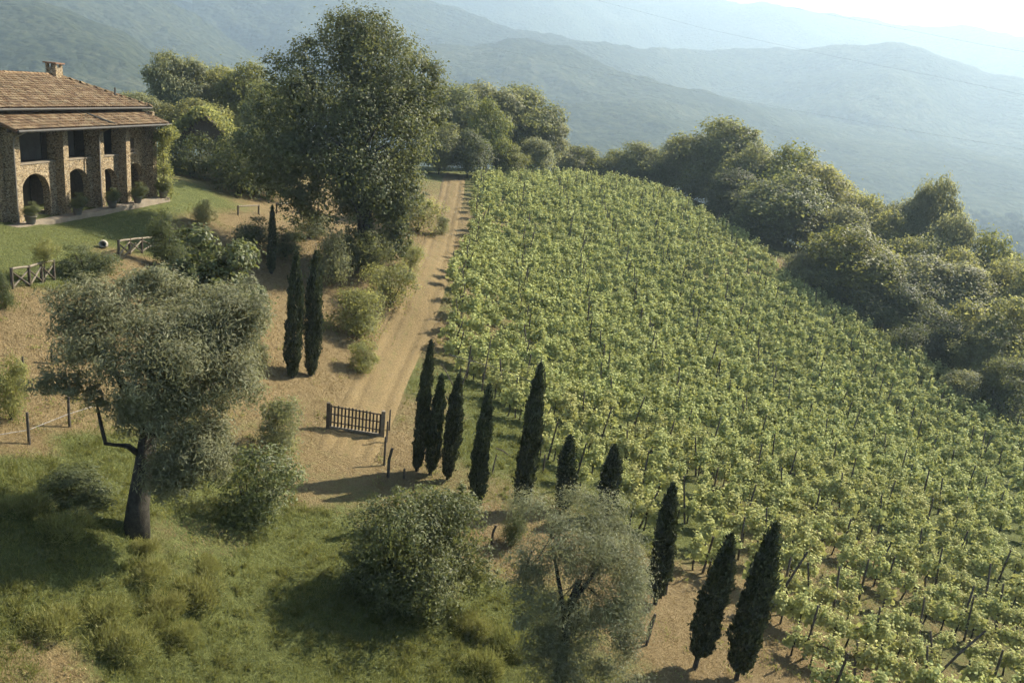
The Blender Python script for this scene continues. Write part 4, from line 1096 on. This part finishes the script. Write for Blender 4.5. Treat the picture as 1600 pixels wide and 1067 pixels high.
# ------------------------------------------------------------------ gate and posts
g0, g1 = ground(512, 668), ground(597, 682)
g0[2], g1[2] = hz(*g0[:2]), hz(*g1[:2]); gl = float(np.linalg.norm((g1 - g0)[:2])); ga = math.atan2(g1[1] - g0[1], g1[0] - g0[0])
gate = tag(empty('wooden_gate', g0, ga), 'weathered picket gate standing across the end of the dirt track', 'gate')
dz = float(g1[2] - g0[2]); GH = 1.22
MB().box((-.09, -.09, -.3), (.09, .09, GH + .1)).build('gate_post', M['dark_wood'], gate)
MB().box((gl - .09, -.09, dz - .3), (gl + .09, .09, dz + GH + .12)).build('gate_post', M['pale_wood'], gate)
npk = 15
for k in range(npk):
    t = (k + .8) / (npk + .6); x = t * gl; z0 = dz * t + .12
    h = GH - .05 + (-.07 if k > 11 else 0) + random.Random(k).uniform(-.03, .03)
    MB().add([(x-.042,-.03,z0),(x+.042,-.03,z0),(x+.042,0,z0),(x-.042,0,z0),(x-.042,-.03,z0+h-.1),(x+.042,-.03,z0+h-.1),(x+.042,0,z0+h-.1),(x-.042,0,z0+h-.1),(x,-.03,z0+h-.04),(x,0,z0+h-.04)],
             [(0,3,2,1),(0,1,5,8,4),(3,7,9,6,2),(1,2,6,5),(3,0,4,7),(4,8,9,7),(8,5,6,9)]).build('picket', M['dark_wood'], gate)
for f in (.2, .55, .88):
    z = GH * f + .03
    MB().add([(.09,.002,z),(gl-.09,.002,z+dz),(gl-.09,.04,z+dz),(.09,.04,z),(.09,.002,z+.06),(gl-.09,.002,z+dz+.06),(gl-.09,.04,z+dz+.06),(.09,.04,z+.06)],
             [(0,3,2,1),(4,5,6,7),(0,1,5,4),(1,2,6,5),(2,3,7,6),(3,0,4,7)]).build('rail', M['dark_wood'], gate)
MB().add([(.1,-.07,.0),(gl-.1,-.07,dz),(gl-.1,.07,dz),(.1,.07,0),(.1,-.07,.1),(gl-.1,-.07,dz+.1),(gl-.1,.07,dz+.1),(.1,.07,.1)],
         [(0,3,2,1),(4,5,6,7),(0,1,5,4),(1,2,6,5),(2,3,7,6),(3,0,4,7)]).build('threshold_beam', M['pale_wood'], gate)
def fpost(u, vb, vt, lab, r=.06, tilt=0, mat='post', grp='fence posts near the gate'):
    b = ground(u, vb); b[2] = hz(b[0], b[1]); h = tall(b, vt)
    o = MB().tube([(0, 0, -.25), (.0, 0, h * .6), (tilt, 0, h)], [r, r * .95, r * .85], 7).build('fence_post', M[mat]); o.location = b
    return tag(o, lab, 'post', grp)
fpost(608, 672, 640, 'thin fence post just behind the right end of the gate', .045)
fpost(604, 690, 658, 'fence post close right of the gate', .05)
fpost(600, 728, 682, 'fence post in front of the gate, left of the stout one', .055)
fpost(606, 746, 700, 'stout fence post nearest the round bush', .075, .12)
fpost(631, 748, 732, 'stubby post between fence and leftmost cypress of the row', .06)
fpost(768, 852, 820, 'short post on bare earth right of the round bush', .055, .1)
fpost(1010, 1008, 958, 'post below the cypress right of the feathery olive', .05, .12)
fpost(822, 902, 860, 'post seen through the feathery olive', .05, .12)
fpost(848, 740, 710, 'short post behind the tallest cypress', .05)
FP = 'fence posts on the left bank'
fpost(46, 694, 644, 'left bank fence post at the grass edge, leftmost of the lower two', .055, 0, 'post', FP)
fpost(109, 668, 620, 'left bank fence post beneath the olive branch', .055, .02, 'post', FP)
fpost(37, 582, 557, 'upper left bank fence post below the bright shrub', .05, 0, 'post', FP)
fpost(82, 570, 545, 'upper bank fence post beside the left olive crown', .05, 0, 'post', FP)
# fence wire between the lower bank posts
a, b = ground(-40, 712), ground(170, 650)
w1, w2 = ground(46, 694), ground(109, 668)
pts = [np.array([*q[:2], hz(*q[:2]) + .55]) for q in (a, w1, w2, b)]
o = MB().tube(pts, .012, 4).build('fence_wire', M['wire']); tag(o, 'thin wire strung between the lower left bank posts', 'wire')
# first trellis wire over the grass strip
pts = [np.array([*ground(u, v)[:2], 0]) for u, v in ((700, 588), (790, 612), (850, 640))]
for q in pts: q[2] = hz(q[0], q[1]) + 1.35
o = MB().tube(pts, .02, 4).build('trellis_wire', M['wire']); tag(o, 'dark trellis wire sagging along the first vine row', 'wire')
# bare forked end props by the grass strip
for j, ((bu, bv), (tu, tv), lab) in enumerate([((722,628),(690,568),'left leg of the forked prop behind the third cypress'),((716,620),(738,555),'tall slim stake behind the third cypress'),((752,612),(768,525),'long slim stake behind the fourth cypress'),
        ((768,742),(776,710),'short prop right of the fourth cypress'),((800,710),(770,745),'slanting prop right of the fourth cypress'),((840,640),(846,560),'long slim stake right of the tallest cypress')]):
    b = ground(bu, bv); b[2] = hz(b[0], b[1]); d = project(b)[2]; t = at(tu, tv, d + .2)
    if t[2] < b[2] + .3: t[2] = b[2] + .35
    o = MB().tube([(0, 0, -.2), tuple((t - b) * .5), tuple(t - b)], [.045, .04, .03], 6).build('end_prop', M['post']); o.location = b
    tag(o, lab, 'prop', 'props at the grass strip')

# ------------------------------------------------------------------ rustic rail fences on the terrace edge
def rail_fence(posts, lab, hgt=.95, cross=True, mat='dark_wood', top='pale_wood'):
    P = []
    for u, v, *dd in posts:
        p = stand(u, v, dd[0]) if dd else ground(u, v)
        P.append(np.array([p[0], p[1], hz(p[0], p[1])]))
    root = tag(empty('rail_fence', P[0]), lab, 'fence'); o = P[0]
    for p in P: MB().tube([tuple(p - o + (0, 0, -.25)), tuple(p - o + (0, 0, hgt + .06))], .075, 7).build('post', M[mat], root)
    for a, b in zip(P[:-1], P[1:]):
        MB().tube([tuple(a - o + (0, 0, hgt)), tuple((a + b) / 2 - o + (0, 0, hgt + .02)), tuple(b - o + (0, 0, hgt))], .06, 6).build('rail', M[top], root)
        if cross:
            MB().tube([tuple(a - o + (0, .08, .1)), tuple(b - o + (0, .08, hgt - .1))], .045, 6).build('brace', M[top], root)
            MB().tube([tuple(a - o + (0, -.06, hgt - .1)), tuple(b - o + (0, -.06, .1))], .045, 6).build('brace', M[mat], root)
    return root
rail_fence([(20, 452), (47, 448), (66, 442), (85, 438)], 'rustic crossed rail fence at the lawn edge, at left')
rail_fence([(186, 402), (203, 398), (222, 396), (252, 392)], 'crossed rail fence piece with bleached poles in front of the shaded lawn', .9)
rail_fence([(432, 334), (470, 332), (497, 330)], 'bleached rail fence lit under the great tree', .85, False, 'dark_wood', 'pale_wood')
rail_fence([(372, 336), (404, 335)], 'short shaded rail fence left of the lit one', .7, False)
# bleached prop poles of the middle fence
b = ground(188, 406); b[2] = hz(b[0], b[1]); t = at(212, 380, project(b)[2])
o = MB().tube([(0, 0, -.1), tuple(t - b)], [.06, .05], 6).build('leaning_pole', M['pale_wood']); o.location = b
tag(o, 'bleached pole leaning against the middle rail fence', 'pole')
b = ground(455, 333); b[2] = hz(b[0], b[1]); t = at(470, 315, project(b)[2])
o = MB().tube([(0, 0, -.1), tuple(t - b)], [.06, .05], 6).build('leaning_pole', M['pale_wood']); o.location = b
tag(o, 'bleached pole leaning against the lit fence under the great tree', 'pole')
# pale jar lying at the lawn edge
b = ground(162, 388); b[2] = hz(b[0], b[1]) + .22
o = MB().lathe([(.08, -.55), (.26, -.5), (.38, -.2), (.4, .1), (.3, .35), (.33, .42), (.33, .46), (.24, .46), (.2, .3), (.24, .1), (.1, -.3)], n=16).build('stone_jar', M['pale_stone'], None, True)
o.location = b; o.scale = (.62, .62, .7); o.rotation_euler = (R(78), 0, R(20)); tag(o, 'pale round stone jar lying on its side at the lawn edge', 'jar')

# ------------------------------------------------------------------ tussocks and grass
def tuft_mesh(seed, n=3200, mat='grass'):
    g = np.random.default_rng(seed)
    C = np.c_[g.uniform(-.55, .55, 9), g.uniform(-.45, .45, 9), np.zeros(9)]; hh = g.uniform(.35, .7, 9)
    k = g.integers(0, 9, n); d = unit(g.normal(size=(n, 3))); d[:, 2] = np.abs(d[:, 2])
    b = C[k] + d * hh[k][:, None] * np.array([.8, .8, .95]) * g.uniform(.6, 1, (n, 1))
    D = unit(d * .7 + g.normal(0, .35, (n, 3)) + (0, 0, .55)); L_ = g.uniform(.10, .24, n)[:, None]
    side = unit(np.cross(D, g.normal(size=(n, 3)))) * .011
    V = np.stack([b - side, b + side, b + D * L_ + np.array([0, 0, -.03])], 1).reshape(-1, 3)
    return np_mesh('tussock', V, np.arange(n * 3).reshape(n, 3), M[mat])
TUFT = [tuft_mesh(1, mat='lawn'), tuft_mesh(2, mat='lawn'), tuft_mesh(3, mat='lawn')]
for u, v, s, lab in [(232,905,.75,'tussock left of centre in the shade edge below the olive'),(322,898,.62,'small bright tussock right below the olive'),(308,940,1.0,'largest dark based tussock below the olive'),(255,955,.7,'tussock between the largest and the shaded ones'),
        (185,1010,.95,'tussock nearest the bare patch at bottom left'),(80,985,.8,'tussock at the lower edge of the olive shadow'),(235,985,.6,'low tussock above the bottom left bare patch'),(160,965,.75,'tussock left in the lit grass below the shadow'),
        (225,860,.5,'little tussock at the olive foot'),(100,835,.9,'shaded tussock left of the olive foot'),(285,1000,.55,'tussock low in the lit grass'),(740,985,.8,'tussock right of the round bush'),(800,1010,.9,'tussock at the bottom between bush and feathery olive'),(760,1050,.8,'tussock at the bottom edge under the bush'),(30,800,.8,'tussock high at the left edge')]:
    b = ground(u, v); o = link('grass_tussock', TUFT[_tr.randrange(3)]); o.location = (b[0], b[1], hz(b[0], b[1])); o.scale = (s * 1.15, s * 1.15, s * 1.4); o.rotation_euler = (0, 0, _tr.uniform(0, 6))
    tag(o, 'shaggy grass ' + lab, 'tussock', 'grass tussocks below the olive')
g = np.random.default_rng(123)
N = 190000
yy = 15 + 65 * g.random(N) ** 1.6; xx = (g.random(N) * 1.5 - .78) * (yy * .75 + 4)
sx_, = (np.ones(N),)
td, _ = seg_dist(TRACK_XY, xx, yy)
gn = greenness(xx, yy) + .35 * np.sin(xx * .8 + 1.1 * np.sin(yy * .6)) * np.sin(yy * .7 + 2)
iv = poly_mask(VPOLY, xx, yy)
ok = td > 1.6
hd = np.array([A0[0], A0[1]]); loc = (np.c_[xx, yy] - hd) @ np.array([[e1[0], -e1[1]], [e1[1], e1[0]]])
ok &= ~((loc[:, 0] > -14) & (loc[:, 1] > -1.9))
def blades(mask, name, mat, per, h0, lab, cat):
    x, y = xx[mask], yy[mask]; z = height(x, y); n = len(x)
    x = np.repeat(x, per) + g.normal(0, .09, n * per); y = np.repeat(y, per) + g.normal(0, .09, n * per); z = np.repeat(z, per)
    b = np.c_[x, y, z - .03]; n = len(b)
    far = np.repeat(yy[mask], per) / 30
    h = h0 * g.uniform(.5, 1.4, n)
    D = unit(g.normal(0, .45, (n, 3)) + (0, 0, 1))
    side = unit(np.cross(D, g.normal(size=(n, 3)))) * (.014 * np.clip(far, .8, 2.2))[:, None]
    V = np.stack([b - side, b + side, b + D * h[:, None]], 1).reshape(-1, 3)
    return tag(link(name, np_mesh(name, V, np.arange(n * 3).reshape(n, 3), M[mat])), lab, cat, kind='stuff')
lawn = (loc[:, 1] > -9.5) & (loc[:, 0] > -10)
r_ = g.random(N)
gm = ok & (gn > .42) & (r_ < np.clip(gn * 1.1, .2, 1)) & ~lawn
blades(gm & ~iv, 'meadow_grass', 'grass', 4, .19, 'short green grass on the knoll and verges', 'grass')
gc = np.random.default_rng(17); m = gm & ~iv & (yy < 42) & (gc.random(N) < .03)
cx_, cy_ = xx[m], yy[m]; cz_ = height(cx_, cy_); k = 60
C = np.repeat(np.c_[cx_, cy_, cz_], k, 0); sz = np.repeat(gc.uniform(.08, .30, len(cx_)), k)[:, None]
d = unit(gc.normal(size=C.shape)); d[:, 2] = np.abs(d[:, 2]) * .75
b = C + d * sz * gc.uniform(.5, 1, (len(C), 1)); D = unit(d + gc.normal(0, .4, C.shape) + (0, 0, .6)); side = unit(np.cross(D, gc.normal(size=C.shape))) * .014
V = np.stack([b - side, b + side, b + D * gc.uniform(.08, .2, (len(C), 1))], 1).reshape(-1, 3)
tag(link('meadow_clumps', np_mesh('meadow_clumps', V, np.arange(len(V)).reshape(-1, 3), M['grass'])), 'rough clumps of taller grass scattered over the knoll', 'grass', kind='stuff')
blades(ok & lawn & (gn > .3), 'lawn_grass', 'lawn', 5, .06, 'mown green lawn in front of the farmhouse', 'grass')
blades(gm & iv & (r_ < .5), 'vineyard_grass', 'grass', 3, .16, 'grass and weeds between the vine rows', 'grass')
blades(ok & ~lawn & (gn <= .42) & (r_ < .5), 'dry_grass', 'straw', 3, .13, 'dry straw coloured grass on the bare bank', 'grass')

# low weeds speckled over the bare banks
gw = np.random.default_rng(9); m = ok & ~lawn & ~iv & (gn <= .5) & (gw.random(N) < .007)
wx, wy = xx[m], yy[m]; wz = height(wx, wy); k = 34
C = np.repeat(np.c_[wx, wy, wz + .06], k, 0); sz = np.repeat(gw.uniform(.08, .26, len(wx)), k)
P = C + gw.normal(size=C.shape) * sz[:, None] * (1, 1, .45); P[:, 2] = np.maximum(P[:, 2], C[:, 2] - .05)
tag(link('bank_weeds', leaf_mesh('bank_weeds', P, gw.normal(size=P.shape), gw.uniform(.06, .13, len(P)), M['mid'], .5, gw)), 'small dark weeds speckled over the bare bank', 'weeds', kind='stuff')

# ------------------------------------------------------------------ valley: distant woods, far houses
g = np.random.default_rng(61)
n = 10000
a = np.radians(g.uniform(-12, 44, n)); r = 380 + 2000 * g.random(n) ** 1.3
x, y = r * np.sin(a), r * np.cos(a)
dens = np.sin(x * .011 + 1) * np.sin(y * .009) + np.sin(x * .004 + y * .006)
ok = dens > -.35; x, y = x[ok], y[ok]; r = r[ok]
bm = bmesh.new(); bmesh.ops.create_icosphere(bm, subdivisions=1, radius=1)
bv = np.array([v.co for v in bm.verts]); bf = np.array([[v.index for v in f.verts] for f in bm.faces]); bm.free()
V, Fq = [], []
for i in range(len(x)):
    s = g.uniform(2.6, 5.5) * (1 + r[i] / 2500)
    w = bv * (1 + .22 * np.sin(bv[:, [1, 2, 0]] * 5 + g.uniform(0, 6)) + g.normal(0, .1, (len(bv), 1)))
    z0 = VALLEY + 5 * math.sin(x[i] * .004 + 1) * math.sin(y[i] * .0033)
    zz = max(z0, hz(x[i], y[i])) if r[i] < 340 else z0
    V.append(w * (s, s, s * g.uniform(.8, 1.3)) + (x[i], y[i], zz + s * .5)); Fq.append(bf + i * len(bv))
tag(link('distant_woods', np_mesh('distant_woods', np.vstack(V), np.vstack(Fq), M['forest'], True)), 'hazy woods spread over the valley floor beyond the right trees', 'woods', kind='stuff')
fh = empty('far_house', (0, 0, 0)); tag(fh, 'tiny pale house on the hazy valley floor', 'house', 'far houses in the valley')
MB().box((-6, -4, -1), (6, 4, 6)).build('wall', M['pale_stone'], fh)
MB().add([(-6.6,-4.6,6),(6.6,-4.6,6),(6.6,4.6,6),(-6.6,4.6,6),(-6.6,0,8.6),(6.6,0,8.6)], [(0,1,5,4),(2,3,4,5),(0,4,3),(1,2,5),(3,2,1,0)]).build('roof', M['terracotta'], fh)
first = True
for u, v in [(1552,309),(1575,300),(1500,262),(1530,255),(1590,268),(1450,248),(1380,262),(1405,230),(1565,318)]:
    d_ = ray(u, v); t = (VALLEY - CAMZ) / d_[2]
    if t < 0 or t > 6000: continue
    o = fh if first else copy_tree(fh); first = False
    p = at(u, v, t); o.location = (p[0], p[1], VALLEY + 4); o.rotation_euler = (0, 0, g.uniform(0, 3)); k = 1 + t / 3000; o.scale = (k, k, k)

# overhead cables crossing the valley
for pts, lab in [([(1100,-24,300),(1197,4,280),(1360,36,255),(1539,71,235),(1700,98,220)], 'highest faint overhead cable against the white sky'),
                 ([(900,-8,380),(1100,45,330),(1304,89,285),(1478,123,255),(1596,148,240),(1750,178,225)], 'middle faint overhead cable in front of the domed mountain'),
                 ([(560,18,520),(794,81,430),(888,104,400),(1232,171,310),(1396,200,280),(1596,233,250),(1750,258,235)], 'lowest faint overhead cable above the valley woods')]:
    o = MB().tube([tuple(at(u, v, d)) for u, v, d in pts], .02, 4).build('overhead_cable', M['cable']); tag(o, lab, 'cable', 'overhead cables')
